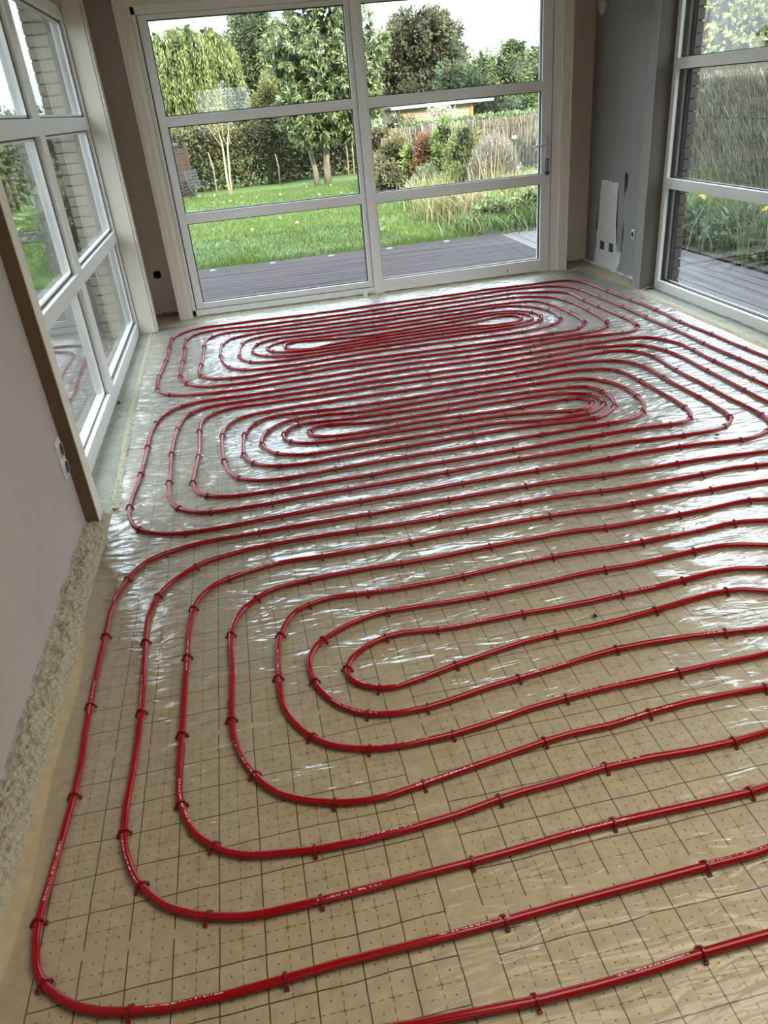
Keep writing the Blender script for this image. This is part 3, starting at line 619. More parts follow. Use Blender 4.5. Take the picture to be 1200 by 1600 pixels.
# ================================================================== PLASTIC FILM
PATH_A = '''3420,-2393 3420,-2280 3420,-2160 3420,-2040 3420,-1920 3420,-1800 3420,-1680 3420,-1560 3420,-1440 3420,-1320 3420,-1200 3420,-1080 3420,-960 3420,-840 3420,-720 3420,-600 3420,-480 3420,-360 3420,-240 3420,-120 3420,0 3420,120 3420,240 3420,360 3420,480 3420,600 3420,720 3420,840 3420,960 3420,1080 3419,1200 3419,1320 3417,1440 3415,1560 3412,1680 3408,1800 3403,1920 3398,2040 3392,2159 3385,2279 3376,2399 3367,2519 3357,2638 3347,2758 3337,2877 3329,2997 3324,3117 3320,3237 3317,3357 3315,3477 3309,3597 3300,3716 3296,3836 3301,3956 3306,4076 3308,4196 3304,4316 3297,4436 3287,4555 3275,4675 3266,4794 3260,4914 3255,5034 3247,5154 3235,5273 3224,5331 3218,5350 3211,5367 3203,5384 3192,5400 3180,5414 3166,5427 3151,5438 3135,5448 3117,5457 3099,5465 3062,5477 3003,5488 2924,5494 2804,5493 2684,5495 2564,5504 2446,5519 2366,5521 2247,5509 2128,5497 2008,5495 1888,5496 1768,5497 1648,5498 1528,5497 1408,5494 1288,5491 1168,5488 1048,5485 928,5484 808,5483 688,5485 568,5494 449,5506 329,5514 210,5512 90,5514 -30,5521 -89,5522 -128,5518 -147,5514 -166,5508 -184,5501 -202,5493 -219,5483 -234,5472 -250,5460 -277,5432 -302,5402 -325,5369 -343,5334 -351,5316 -357,5298 -362,5279 -369,5240 -373,5141 -372,5021 -371,4901 -373,4781 -379,4661 -386,4541 -394,4422 -404,4302 -411,4182 -408,4063 -398,4004 -386,3966 -369,3930 -359,3913 -348,3897 -336,3882 -322,3868 -307,3855 -291,3844 -274,3833 -239,3816 -183,3795 -105,3775 13,3758 133,3750 253,3749 372,3759 492,3769 612,3769 732,3767 852,3771 971,3778 1091,3784 1211,3785 1331,3781 1451,3772 1570,3763 1690,3755 1810,3752 1930,3755 2050,3762 2169,3776 2288,3793 2407,3803 2527,3800 2646,3789 2765,3776 2825,3775 2865,3779 2884,3783 2902,3789 2919,3797 2935,3807 2950,3819 2962,3834 2973,3850 2983,3867 2990,3885 2997,3903 3002,3922 3008,3962 3012,4021 3008,4141 3000,4261 2992,4381 2985,4500 2978,4620 2973,4740 2973,4860 2970,4959 2963,4998 2958,5017 2951,5035 2942,5052 2932,5068 2920,5084 2907,5098 2893,5111 2877,5123 2845,5145 2774,5181 2663,5228 2588,5255 2550,5263 2511,5267 2451,5265 2332,5253 2213,5243 2093,5239 1973,5238 1853,5233 1733,5226 1613,5219 1493,5214 1374,5211 1254,5208 1134,5207 1014,5206 894,5205 774,5206 654,5208 534,5208 414,5204 334,5207 276,5217 179,5236 139,5238 100,5236 81,5233 62,5229 43,5224 25,5217 8,5208 -8,5198 -24,5186 -37,5173 -50,5158 -60,5142 -70,5125 -77,5107 -83,5089 -88,5070 -94,5031 -100,4911 -100,4791 -100,4671 -103,4552 -112,4432 -125,4313 -127,4253 -123,4214 -120,4194 -114,4176 -108,4157 -99,4140 -89,4123 -77,4108 -64,4093 -50,4080 -34,4069 -17,4058 0,4049 37,4034 94,4018 173,4005 233,4003 352,4009 472,4003 592,4005 711,4015 831,4020 951,4018 1071,4015 1191,4010 1311,4005 1431,4000 1550,3994 1670,3988 1790,3983 1910,3978 2030,3974 2150,3975 2270,3981 2390,3986 2509,3995 2548,4003 2585,4016 2603,4024 2620,4034 2636,4044 2652,4057 2665,4070 2678,4085 2688,4102 2697,4119 2705,4137 2711,4156 2715,4175 2722,4214 2726,4314 2723,4434 2717,4553 2704,4673 2679,4790 2669,4827 2662,4845 2653,4863 2643,4879 2631,4893 2618,4906 2603,4918 2586,4928 2569,4936 2551,4943 2532,4949 2493,4958 2414,4965 2294,4969 2174,4972 2054,4972 1934,4971 1814,4969 1694,4967 1574,4964 1454,4962 1334,4959 1214,4956 1094,4953 974,4951 854,4951 734,4954 615,4960 495,4972 416,4975 376,4971 338,4964 319,4959 301,4952 284,4943 267,4933 252,4921 239,4908 227,4893 216,4877 207,4860 199,4842 192,4823 183,4785 174,4706 167,4586 166,4507 171,4467 176,4448 181,4429 188,4411 196,4393 206,4376 217,4360 229,4344 242,4330 257,4318 273,4306 289,4296 307,4288 344,4274 402,4260 501,4248 621,4246 741,4253 861,4258 981,4261 1101,4262 1221,4263 1341,4263 1461,4264 1581,4264 1701,4264 1821,4264 1941,4261 2060,4255 2160,4258 2239,4270 2335,4297 2390,4320 2424,4340 2439,4352 2452,4365 2464,4380 2474,4396 2482,4413 2488,4432 2492,4451 2495,4470 2496,4489 2496,4509 2494,4528 2491,4547 2485,4566 2478,4584 2469,4601 2458,4617 2446,4632 2432,4646 2402,4672 2370,4695 2335,4714 2299,4729 2261,4740 2202,4749 2082,4753 1962,4749 1842,4743 1723,4735 1603,4727 1483,4721 1363,4717 1243,4717 1123,4718 1003,4721 883,4725 763,4730 644,4738 545,4741 525,4739 506,4735 487,4730 469,4723 452,4715 436,4704 421,4692 408,4679 397,4664 388,4647 382,4630 379,4612 378,4594 381,4576 386,4558 394,4542 405,4526 417,4511 431,4498 446,4486 463,4475 480,4465 498,4457 535,4444 593,4431 712,4416 832,4410 952,4413 1071,4421 1191,4432 1311,4439 1430,4442 1550,4444 1670,4443 1790,4441 1910,4435 1969,4426 2085,4396 2144,4388 2183,4388 2223,4392 2242,4395 2260,4401 2278,4408 2295,4417 2309,4428 2321,4441 2331,4456 2337,4472 2341,4490 2341,4508 2338,4526 2332,4543 2323,4558 2312,4572 2298,4583 2282,4592 2265,4598 2246,4602 2227,4605 2208,4605 2188,4605 2149,4599 2111,4590 1997,4554 1938,4543 1819,4533 1699,4528 1579,4524 1459,4520 1339,4515 1219,4511 1099,4506 979,4500 881,4489 842,4479 729,4447 710,4446 690,4446 671,4448 652,4453 633,4458 615,4466 598,4474 581,4484 565,4496 551,4509 538,4523 528,4538 519,4555 513,4573 510,4591 509,4609 511,4627 516,4643 524,4657 535,4669 549,4678 565,4684 583,4688 601,4689 620,4688 659,4682 775,4653 891,4620 1008,4598 1128,4585 1248,4585 1367,4593 1487,4604 1606,4615 1726,4628 1845,4641 1964,4656 2082,4677 2140,4685 2180,4686 2219,4682 2258,4674 2295,4661 2314,4654 2331,4645 2348,4634 2363,4623 2377,4610 2390,4595 2401,4580 2410,4563 2417,4545 2422,4527 2425,4508 2426,4489 2425,4470 2421,4451 2415,4434 2407,4418 2396,4404 2383,4391 2367,4381 2350,4373 2314,4359 2238,4337 2199,4332 2159,4331 2040,4340 1920,4351 1800,4355 1680,4358 1560,4359 1440,4359 1320,4358 1200,4354 1081,4348 961,4342 841,4336 721,4332 601,4333 542,4340 503,4349 466,4362 429,4378 395,4398 363,4421 333,4447 308,4477 297,4493 287,4510 279,4528 273,4546 268,4565 265,4584 264,4604 264,4643 266,4663 270,4682 275,4701 281,4720 289,4737 299,4754 310,4769 323,4783 337,4796 353,4807 370,4817 387,4826 406,4833 443,4845 482,4852 521,4855 641,4848 760,4840 880,4835 1000,4831 1120,4828 1240,4827 1360,4827 1480,4830 1600,4835 1720,4841 1840,4848 1959,4857 2079,4868 2197,4887 2256,4893 2276,4893 2295,4892 2314,4889 2333,4885 2352,4879 2389,4864 2424,4846 2457,4825 2487,4800 2514,4771 2539,4739 2560,4706 2577,4670 2591,4633 2602,4595 2612,4536 2617,4456 2613,4397 2606,4358 2601,4339 2594,4321 2585,4303 2575,4287 2564,4271 2551,4256 2537,4242 2522,4230 2506,4219 2472,4199 2417,4175 2341,4152 2223,4131 2103,4123 1983,4127 1863,4131 1743,4136 1624,4142 1504,4148 1384,4153 1264,4155 1144,4153 1024,4148 904,4142 784,4134 665,4124 545,4117 425,4121 306,4128 267,4136 230,4148 194,4164 177,4175 161,4186 146,4198 132,4212 119,4227 107,4243 97,4259 88,4277 73,4313 55,4370 38,4469 28,4588 26,4708 32,4828 42,4887 52,4925 67,4961 75,4979 85,4995 96,5011 109,5025 123,5037 138,5047 155,5055 173,5062 211,5073 329,5092 449,5101 548,5096 667,5084 787,5075 907,5069 1027,5066 1147,5066 1267,5066 1387,5068 1507,5072 1627,5076 1747,5082 1866,5088 1986,5094 2106,5102 2226,5111 2345,5121 2445,5124 2504,5118 2543,5110 2581,5099 2618,5084 2670,5055 2719,5021 2749,4996 2763,4982 2775,4967 2787,4951 2797,4934 2806,4917 2820,4880 2840,4803 2860,4685 2870,4565 2873,4445 2872,4325 2868,4205 2856,4086 2846,4048 2840,4030 2831,4012 2821,3996 2809,3981 2795,3967 2780,3955 2764,3944 2747,3935 2729,3927 2691,3914 2633,3901 2514,3890 2394,3886 2274,3884 2154,3882 2034,3880 1914,3877 1794,3876 1674,3879 1554,3885 1434,3891 1314,3898 1195,3903 1075,3908 955,3913 835,3915 715,3910 596,3898 476,3888 356,3881 237,3874 157,3875 38,3887 -21,3899 -58,3912 -93,3930 -126,3951 -142,3964 -156,3977 -169,3992 -181,4008 -203,4041 -220,4076 -234,4114 -248,4172 -257,4231 -259,4351 -255,4470 -250,4590 -248,4710 -248,4830 -252,4950 -257,5070 -252,5150 -246,5188 -241,5207 -234,5226 -227,5244 -217,5261 -207,5277 -195,5292 -181,5306 -167,5318 -151,5330 -134,5340 -117,5348 -99,5356 -80,5362 -42,5370 -3,5375 57,5376 136,5368 254,5348 374,5340 494,5340 614,5336 733,5329 853,5324 973,5321 1093,5323 1213,5327 1333,5332 1453,5338 1573,5344 1693,5350 1812,5357 1932,5364 2052,5374 2171,5385 2291,5393 2411,5398 2531,5402 2650,5395 2768,5376 2865,5352 2902,5338 2937,5320 2970,5299 3000,5273 3027,5244 3038,5229 3049,5212 3058,5195 3073,5159 3089,5101 3104,5003 3112,4883 3117,4763 3123,4643 3131,4523 3139,4404 3144,4284 3146,4164 3146,4044 3149,3924 3155,3804 3164,3685 3167,3565 3164,3445 3164,3325 3167,3205 3172,3085 3177,2965 3182,2845 3185,2725 3195,2606 3210,2487 3225,2368 3240,2249 3254,2129 3265,2010 3275,1890 3284,1771 3291,1651 3298,1531 3303,1411 3306,1291 3308,1171 3309,1051 3309,931 3310,811 3310,691 3311,571 3310,451 3310,331 3310,211 3310,91 3310,-29 3310,-149 3310,-269 3310,-389 3310,-509 3310,-629 3310,-749 3310,-869 3310,-989 3310,-1109 3310,-1229 3310,-1349 3310,-1469 3310,-1589 3310,-1709 3310,-1829 3310,-1949 3310,-2069 3310,-2189 3310,-2309 3310,-2381'''
PATH_B = '''3200,-2393 3200,-2280 3200,-2160 3200,-2040 3200,-1920 3200,-1800 3200,-1680 3200,-1560 3200,-1440 3200,-1320 3200,-1200 3200,-1080 3200,-960 3200,-840 3200,-720 3200,-600 3200,-480 3200,-360 3200,-240 3200,-120 3200,0 3200,120 3200,240 3201,360 3201,480 3200,600 3200,720 3199,840 3198,960 3197,1080 3193,1200 3188,1320 3181,1440 3172,1559 3161,1679 3149,1798 3135,1917 3118,2036 3099,2155 3078,2273 3059,2391 3044,2510 3040,2630 3038,2750 3033,2870 3028,2990 3029,3110 3034,3230 3033,3349 3027,3389 3017,3427 2988,3501 2970,3536 2959,3553 2947,3568 2933,3582 2918,3595 2903,3607 2886,3617 2868,3626 2850,3634 2831,3640 2812,3646 2773,3653 2694,3657 2574,3655 2454,3652 2334,3648 2214,3643 2094,3643 1975,3638 1855,3632 1735,3638 1615,3647 1496,3653 1376,3659 1256,3662 1136,3661 1016,3655 896,3647 777,3639 657,3632 537,3629 417,3627 297,3623 177,3624 58,3632 -62,3630 -121,3622 -160,3612 -197,3598 -215,3589 -231,3579 -247,3568 -262,3555 -276,3541 -288,3525 -310,3492 -338,3440 -352,3403 -362,3364 -379,3246 -385,3126 -384,3006 -384,2886 -386,2766 -390,2646 -396,2526 -408,2407 -411,2287 -406,2207 -399,2168 -381,2111 -365,2075 -355,2058 -344,2041 -331,2026 -317,2012 -301,2000 -285,1989 -250,1970 -213,1954 -175,1942 -136,1934 -57,1927 43,1929 163,1937 283,1942 403,1948 523,1955 643,1956 763,1956 883,1956 1002,1960 1122,1963 1242,1965 1362,1966 1482,1966 1602,1964 1722,1961 1842,1964 1962,1970 2082,1968 2202,1963 2321,1952 2440,1934 2500,1931 2539,1933 2579,1940 2617,1951 2654,1966 2671,1975 2688,1986 2703,1998 2717,2012 2729,2028 2740,2044 2748,2062 2754,2081 2763,2120 2769,2159 2771,2219 2764,2339 2758,2459 2756,2579 2755,2699 2746,2818 2744,2938 2752,3058 2757,3177 2753,3217 2746,3256 2735,3294 2720,3331 2710,3348 2699,3364 2686,3378 2672,3391 2656,3403 2639,3412 2621,3420 2602,3426 2583,3431 2564,3434 2524,3438 2424,3434 2305,3424 2185,3414 2066,3406 1946,3401 1826,3394 1706,3395 1586,3400 1466,3406 1346,3411 1226,3416 1106,3419 986,3420 866,3419 746,3418 626,3417 506,3417 386,3416 267,3415 148,3426 109,3425 89,3423 70,3418 51,3413 33,3405 15,3397 -2,3387 -18,3375 -33,3363 -47,3349 -59,3333 -69,3317 -78,3299 -84,3281 -89,3262 -95,3223 -101,3123 -99,3003 -96,2883 -98,2763 -107,2644 -117,2524 -121,2444 -117,2405 -109,2366 -103,2347 -95,2329 -86,2311 -74,2295 -61,2281 -46,2268 -30,2257 -13,2247 5,2239 43,2226 81,2216 141,2209 261,2204 381,2204 501,2206 621,2205 741,2204 860,2212 980,2217 1100,2216 1220,2216 1340,2217 1460,2219 1580,2221 1700,2224 1820,2227 1940,2230 2060,2230 2180,2225 2299,2217 2339,2219 2359,2222 2378,2226 2396,2233 2413,2243 2428,2255 2441,2269 2452,2285 2462,2303 2469,2321 2475,2340 2480,2359 2485,2398 2487,2498 2482,2618 2475,2738 2471,2858 2465,2957 2458,2997 2447,3035 2440,3053 2431,3071 2421,3088 2410,3103 2396,3117 2381,3129 2364,3139 2346,3147 2309,3160 2251,3174 2211,3179 2151,3181 2032,3174 1912,3169 1792,3164 1672,3161 1552,3159 1432,3156 1312,3151 1192,3147 1072,3143 952,3142 832,3143 712,3148 593,3160 474,3176 395,3182 355,3180 335,3177 316,3172 297,3166 279,3159 262,3150 246,3139 231,3126 218,3112 206,3096 196,3079 178,3044 164,3007 153,2968 147,2929 140,2809 139,2689 141,2670 145,2650 150,2631 157,2613 166,2595 175,2578 186,2561 199,2546 212,2531 227,2518 243,2507 260,2497 278,2488 315,2474 373,2459 432,2451 492,2450 612,2457 732,2462 852,2463 972,2464 1092,2467 1212,2472 1332,2474 1452,2475 1572,2474 1691,2467 1811,2453 1929,2438 1969,2438 1989,2440 2009,2443 2028,2448 2046,2455 2064,2463 2081,2473 2097,2485 2112,2497 2127,2511 2140,2526 2152,2542 2162,2559 2172,2576 2180,2594 2193,2632 2201,2671 2204,2710 2203,2750 2197,2789 2186,2828 2178,2846 2169,2863 2157,2878 2144,2891 2128,2903 2111,2912 2093,2919 2074,2925 2035,2933 1936,2944 1816,2950 1696,2954 1576,2955 1456,2954 1336,2952 1216,2951 1096,2951 976,2954 856,2960 736,2966 617,2979 518,2990 499,2990 479,2988 460,2983 442,2976 426,2967 410,2955 397,2941 386,2926 377,2909 370,2891 365,2872 363,2853 365,2834 369,2815 376,2797 385,2780 397,2764 410,2750 425,2737 441,2726 458,2716 476,2708 495,2701 533,2690 612,2678 731,2674 851,2674 971,2674 1091,2672 1211,2670 1331,2669 1451,2670 1571,2665 1690,2645 1806,2615 1920,2581 1940,2578 1959,2578 1979,2579 1998,2583 2016,2590 2034,2598 2049,2609 2061,2623 2070,2638 2074,2656 2073,2674 2068,2691 2060,2708 2048,2723 2034,2736 2018,2745 2000,2752 1981,2756 1962,2758 1942,2758 1823,2748 1703,2741 1583,2739 1463,2744 1343,2751 1223,2757 1103,2759 984,2753 864,2741 744,2738 645,2744 606,2752 587,2758 569,2765 552,2775 537,2786 524,2800 514,2816 508,2833 507,2851 510,2868 517,2885 528,2899 542,2910 559,2917 577,2922 596,2923 615,2922 634,2918 653,2913 767,2875 845,2858 944,2849 1064,2848 1184,2852 1304,2855 1424,2859 1544,2862 1664,2863 1784,2865 1904,2860 1963,2851 2001,2840 2038,2825 2055,2815 2072,2805 2088,2793 2101,2779 2113,2764 2123,2747 2130,2729 2135,2710 2138,2691 2139,2671 2138,2652 2134,2633 2126,2616 2116,2599 2104,2584 2090,2570 2075,2558 2058,2547 2041,2537 2023,2528 2005,2521 1986,2516 1966,2511 1947,2509 1907,2506 1827,2511 1709,2529 1592,2555 1514,2572 1454,2577 1334,2575 1214,2573 1094,2570 974,2568 854,2569 734,2566 614,2558 495,2558 455,2564 436,2568 417,2574 380,2589 345,2608 329,2620 314,2632 301,2646 288,2662 278,2679 269,2696 261,2714 248,2752 244,2771 241,2791 239,2811 240,2830 242,2850 246,2869 252,2888 266,2925 283,2961 294,2978 305,2994 318,3008 332,3022 348,3035 364,3046 381,3056 398,3065 417,3071 436,3076 455,3080 495,3083 575,3082 654,3074 771,3047 810,3043 930,3042 1050,3046 1170,3051 1290,3057 1410,3062 1530,3066 1650,3067 1770,3066 1889,3063 2009,3058 2109,3048 2148,3039 2166,3033 2185,3026 2202,3017 2219,3007 2234,2994 2248,2981 2261,2966 2284,2933 2303,2898 2319,2862 2331,2824 2339,2785 2342,2745 2340,2645 2334,2586 2325,2547 2312,2509 2294,2474 2284,2457 2272,2441 2259,2426 2245,2412 2230,2400 2214,2388 2196,2379 2178,2371 2160,2364 2121,2353 2082,2347 2022,2343 1902,2347 1782,2346 1662,2345 1542,2345 1422,2344 1302,2343 1182,2342 1062,2343 942,2342 822,2339 702,2337 582,2334 463,2325 343,2318 283,2322 244,2330 206,2341 188,2349 170,2358 153,2368 137,2380 122,2393 108,2407 95,2422 84,2438 75,2455 66,2473 60,2492 50,2531 35,2649 28,2769 25,2889 29,3009 37,3068 48,3106 55,3125 63,3143 72,3160 83,3177 95,3192 109,3207 123,3220 139,3232 156,3241 174,3250 192,3256 231,3266 310,3277 430,3283 550,3287 670,3288 790,3287 910,3285 1030,3283 1150,3282 1270,3282 1390,3282 1510,3282 1629,3281 1749,3283 1869,3288 1989,3295 2108,3309 2208,3315 2327,3307 2406,3293 2444,3281 2480,3265 2497,3255 2513,3244 2528,3231 2542,3217 2554,3202 2565,3186 2574,3168 2582,3150 2595,3112 2607,3054 2614,2974 2615,2854 2617,2734 2622,2614 2630,2495 2632,2375 2628,2255 2626,2235 2622,2216 2616,2197 2608,2179 2598,2162 2587,2146 2573,2132 2557,2120 2541,2110 2523,2101 2505,2093 2486,2086 2467,2081 2447,2078 2408,2074 2288,2074 2168,2084 2049,2096 1929,2103 1809,2105 1689,2106 1569,2109 1449,2111 1329,2110 1209,2106 1089,2100 969,2095 849,2092 729,2094 610,2093 490,2090 370,2087 250,2080 130,2081 10,2089 -29,2094 -49,2098 -68,2103 -86,2110 -104,2119 -121,2129 -137,2141 -152,2154 -165,2169 -177,2185 -198,2218 -207,2236 -215,2254 -221,2273 -230,2312 -237,2372 -238,2491 -240,2611 -243,2731 -245,2851 -243,2971 -238,3091 -229,3211 -213,3309 -196,3367 -180,3403 -170,3420 -159,3435 -145,3450 -131,3462 -115,3474 -98,3485 -81,3494 -63,3501 -44,3508 -25,3513 -5,3516 34,3519 154,3520 274,3520 394,3521 514,3521 634,3522 754,3524 874,3527 994,3529 1114,3530 1234,3529 1354,3525 1474,3520 1594,3515 1713,3508 1833,3506 1953,3511 2073,3520 2192,3530 2312,3542 2431,3556 2470,3557 2510,3554 2628,3530 2724,3507 2742,3500 2760,3491 2776,3481 2791,3468 2805,3455 2817,3439 2828,3423 2837,3405 2853,3369 2877,3293 2893,3215 2901,3095 2899,2975 2898,2855 2899,2735 2899,2615 2898,2495 2897,2375 2900,2296 2922,2177 2946,2060 2971,1943 2995,1825 3015,1707 3032,1588 3047,1469 3060,1350 3070,1230 3079,1110 3084,991 3087,871 3089,751 3089,631 3090,511 3091,391 3091,271 3090,151 3090,31 3090,-89 3090,-209 3090,-329 3090,-449 3090,-569 3090,-689 3090,-809 3090,-929 3090,-1049 3090,-1169 3090,-1289 3090,-1409 3090,-1529 3090,-1649 3090,-1769 3090,-1889 3090,-2009 3090,-2129 3090,-2249 3090,-2368 3090,-2382'''
PATH_C = '''2980,-2393 2980,-2280 2980,-2160 2980,-2040 2980,-1920 2980,-1800 2980,-1680 2980,-1560 2980,-1440 2980,-1320 2980,-1200 2980,-1080 2980,-960 2980,-840 2980,-720 2980,-600 2980,-480 2980,-360 2980,-240 2980,-120 2980,0 2980,120 2980,240 2980,360 2980,480 2980,600 2980,720 2980,840 2980,960 2980,1080 2981,1200 2987,1320 2990,1440 2984,1499 2981,1519 2975,1538 2968,1557 2960,1574 2950,1592 2926,1624 2873,1683 2844,1710 2828,1722 2811,1733 2793,1742 2775,1750 2756,1756 2737,1761 2697,1767 2578,1775 2458,1784 2339,1794 2219,1802 2099,1807 1979,1807 1859,1807 1739,1810 1620,1823 1500,1833 1380,1837 1260,1837 1140,1836 1020,1834 900,1832 780,1828 660,1827 540,1827 420,1828 300,1830 180,1831 60,1830 -59,1825 -138,1811 -214,1788 -251,1772 -268,1762 -284,1750 -298,1736 -310,1721 -321,1704 -340,1669 -355,1632 -379,1556 -390,1497 -396,1397 -395,1277 -398,1157 -398,1037 -397,917 -395,797 -388,678 -389,558 -396,438 -402,318 -411,199 -408,159 -401,119 -390,81 -381,64 -370,47 -356,33 -327,6 -311,-6 -294,-17 -276,-26 -239,-41 -181,-56 -102,-67 18,-71 138,-68 258,-63 378,-63 498,-63 618,-61 738,-57 858,-55 978,-53 1098,-51 1217,-50 1337,-37 1456,-20 1573,6 1686,45 1796,92 1903,146 2007,207 2108,272 2204,344 2297,420 2385,502 2468,588 2545,680 2614,778 2675,881 2723,991 2747,1067 2757,1126 2762,1186 2761,1226 2755,1266 2751,1285 2745,1304 2738,1323 2729,1341 2720,1358 2697,1391 2670,1421 2640,1447 2624,1458 2607,1468 2589,1477 2571,1484 2532,1496 2454,1511 2335,1527 2215,1531 2095,1532 1975,1532 1855,1531 1735,1529 1615,1530 1496,1543 1376,1551 1256,1551 1136,1550 1016,1550 896,1547 777,1542 657,1547 537,1546 417,1549 297,1557 257,1558 218,1553 101,1527 43,1509 25,1501 8,1492 -9,1481 -24,1468 -38,1454 -50,1439 -61,1422 -71,1405 -79,1386 -85,1367 -89,1348 -94,1308 -102,1189 -102,1069 -104,949 -105,829 -106,709 -108,589 -104,489 -98,450 -86,411 -72,374 -63,356 -52,340 -39,324 -11,296 5,283 21,272 39,263 57,255 76,248 115,239 233,222 353,217 473,221 593,229 711,247 771,253 891,259 1010,270 1130,269 1250,261 1370,260 1489,268 1608,282 1706,305 1818,346 1926,399 2029,460 2126,531 2216,611 2297,699 2355,780 2394,850 2416,906 2427,944 2432,984 2434,1003 2433,1023 2432,1043 2428,1063 2423,1082 2415,1100 2406,1118 2394,1134 2382,1149 2367,1163 2352,1176 2336,1187 2318,1196 2300,1204 2281,1209 2241,1217 2124,1240 2066,1255 2026,1259 1986,1260 1867,1249 1747,1246 1627,1243 1507,1242 1388,1251 1268,1257 1148,1253 1028,1246 909,1238 789,1233 669,1234 549,1243 430,1256 410,1255 371,1249 332,1239 313,1233 296,1224 280,1213 266,1199 255,1183 245,1165 228,1129 214,1092 205,1053 197,994 190,874 192,774 198,735 210,696 225,660 244,625 267,592 281,577 295,563 310,551 327,540 345,530 381,515 420,503 459,495 538,488 658,491 777,505 895,526 1015,537 1135,543 1255,542 1375,544 1495,546 1614,543 1714,546 1774,555 1831,571 1906,600 1959,628 2009,661 2040,687 2068,715 2081,730 2092,747 2102,764 2111,782 2117,800 2121,820 2121,839 2116,858 2108,876 2097,892 2082,905 2066,916 2048,924 2029,930 2009,933 1950,943 1931,949 1855,973 1816,978 1756,980 1636,969 1517,957 1397,957 1277,950 1157,951 1038,957 918,956 798,956 738,960 620,977 600,976 580,974 560,971 541,966 522,960 504,952 486,943 470,931 454,919 440,905 428,890 418,873 411,854 408,835 410,816 417,798 428,782 441,767 457,755 474,744 492,736 511,731 530,728 550,728 570,730 629,741 746,770 863,792 982,813 1101,823 1221,821 1341,827 1460,840 1579,856 1678,868 1738,867 1778,862 1797,857 1815,849 1833,840 1869,823 1906,811 1921,801 1932,786 1935,769 1931,750 1921,733 1909,718 1894,705 1878,693 1861,683 1843,674 1825,666 1806,660 1786,655 1767,652 1747,652 1727,653 1608,671 1489,685 1370,693 1250,695 1150,685 1031,669 912,657 793,642 675,621 615,614 555,614 515,617 476,625 457,631 439,638 421,647 404,658 389,671 374,684 361,699 349,715 338,732 328,749 319,767 312,786 301,824 295,863 293,883 293,903 296,923 300,942 307,961 316,978 327,995 340,1009 355,1022 388,1045 422,1065 459,1081 516,1100 555,1107 595,1110 715,1105 834,1096 954,1096 1074,1101 1194,1107 1314,1114 1414,1115 1533,1110 1653,1117 1773,1127 1873,1128 1912,1123 1931,1118 1950,1112 2062,1070 2179,1046 2196,1037 2213,1026 2228,1013 2241,999 2253,982 2261,965 2267,946 2271,926 2272,907 2271,887 2268,867 2263,848 2257,829 2241,792 2220,758 2185,710 2130,652 2053,588 1952,524 1843,472 1748,441 1670,425 1571,417 1451,423 1331,424 1211,416 1092,403 972,404 892,397 774,379 655,362 536,344 437,331 377,333 338,339 299,348 242,368 206,385 172,406 157,418 143,433 130,448 118,464 98,498 73,553 55,610 44,669 39,729 42,828 47,948 43,1068 45,1148 52,1187 63,1226 70,1244 79,1262 89,1279 101,1295 115,1309 144,1336 175,1361 192,1371 211,1379 230,1384 249,1388 348,1399 468,1403 588,1404 708,1396 828,1393 948,1398 1068,1404 1188,1404 1308,1404 1427,1402 1547,1389 1626,1385 1746,1385 1866,1385 1986,1387 2106,1399 2146,1401 2185,1398 2205,1395 2224,1390 2340,1363 2419,1349 2438,1343 2456,1335 2474,1326 2491,1315 2506,1303 2521,1290 2535,1275 2547,1260 2559,1244 2569,1226 2578,1209 2585,1190 2590,1171 2594,1151 2596,1131 2597,1092 2594,1052 2588,1012 2572,955 2541,881 2494,793 2425,695 2347,603 2262,519 2171,441 2075,369 1974,304 1869,246 1760,196 1647,155 1550,131 1431,114 1312,104 1192,105 1072,107 952,108 832,106 712,99 592,94 472,92 352,89 232,87 112,87 73,90 33,97 -24,113 -61,129 -96,148 -113,159 -129,171 -143,185 -157,199 -182,231 -193,247 -202,265 -210,283 -224,321 -234,359 -240,399 -242,479 -236,599 -234,719 -234,839 -238,958 -244,1078 -250,1198 -252,1318 -247,1378 -236,1437 -225,1475 -217,1494 -209,1511 -198,1528 -187,1545 -161,1575 -117,1616 -86,1641 -69,1651 -51,1660 -33,1667 5,1679 123,1703 222,1710 342,1711 462,1709 582,1704 702,1696 822,1691 942,1691 1062,1692 1182,1695 1302,1696 1422,1696 1542,1690 1661,1676 1780,1666 1900,1665 2020,1667 2140,1671 2260,1681 2299,1680 2399,1667 2517,1653 2637,1642 2656,1637 2675,1630 2692,1622 2709,1611 2725,1599 2740,1586 2808,1513 2833,1482 2844,1465 2853,1448 2861,1429 2868,1411 2872,1391 2878,1352 2881,1272 2874,1152 2870,1032 2870,912 2870,792 2870,672 2870,552 2870,432 2870,312 2870,192 2870,72 2870,-48 2870,-168 2870,-288 2870,-408 2870,-528 2870,-648 2870,-768 2870,-888 2870,-1008 2870,-1128 2870,-1248 2870,-1368 2870,-1488 2870,-1608 2870,-1728 2870,-1848 2870,-1968 2870,-2088 2870,-2208 2870,-2328 2870,-2381'''
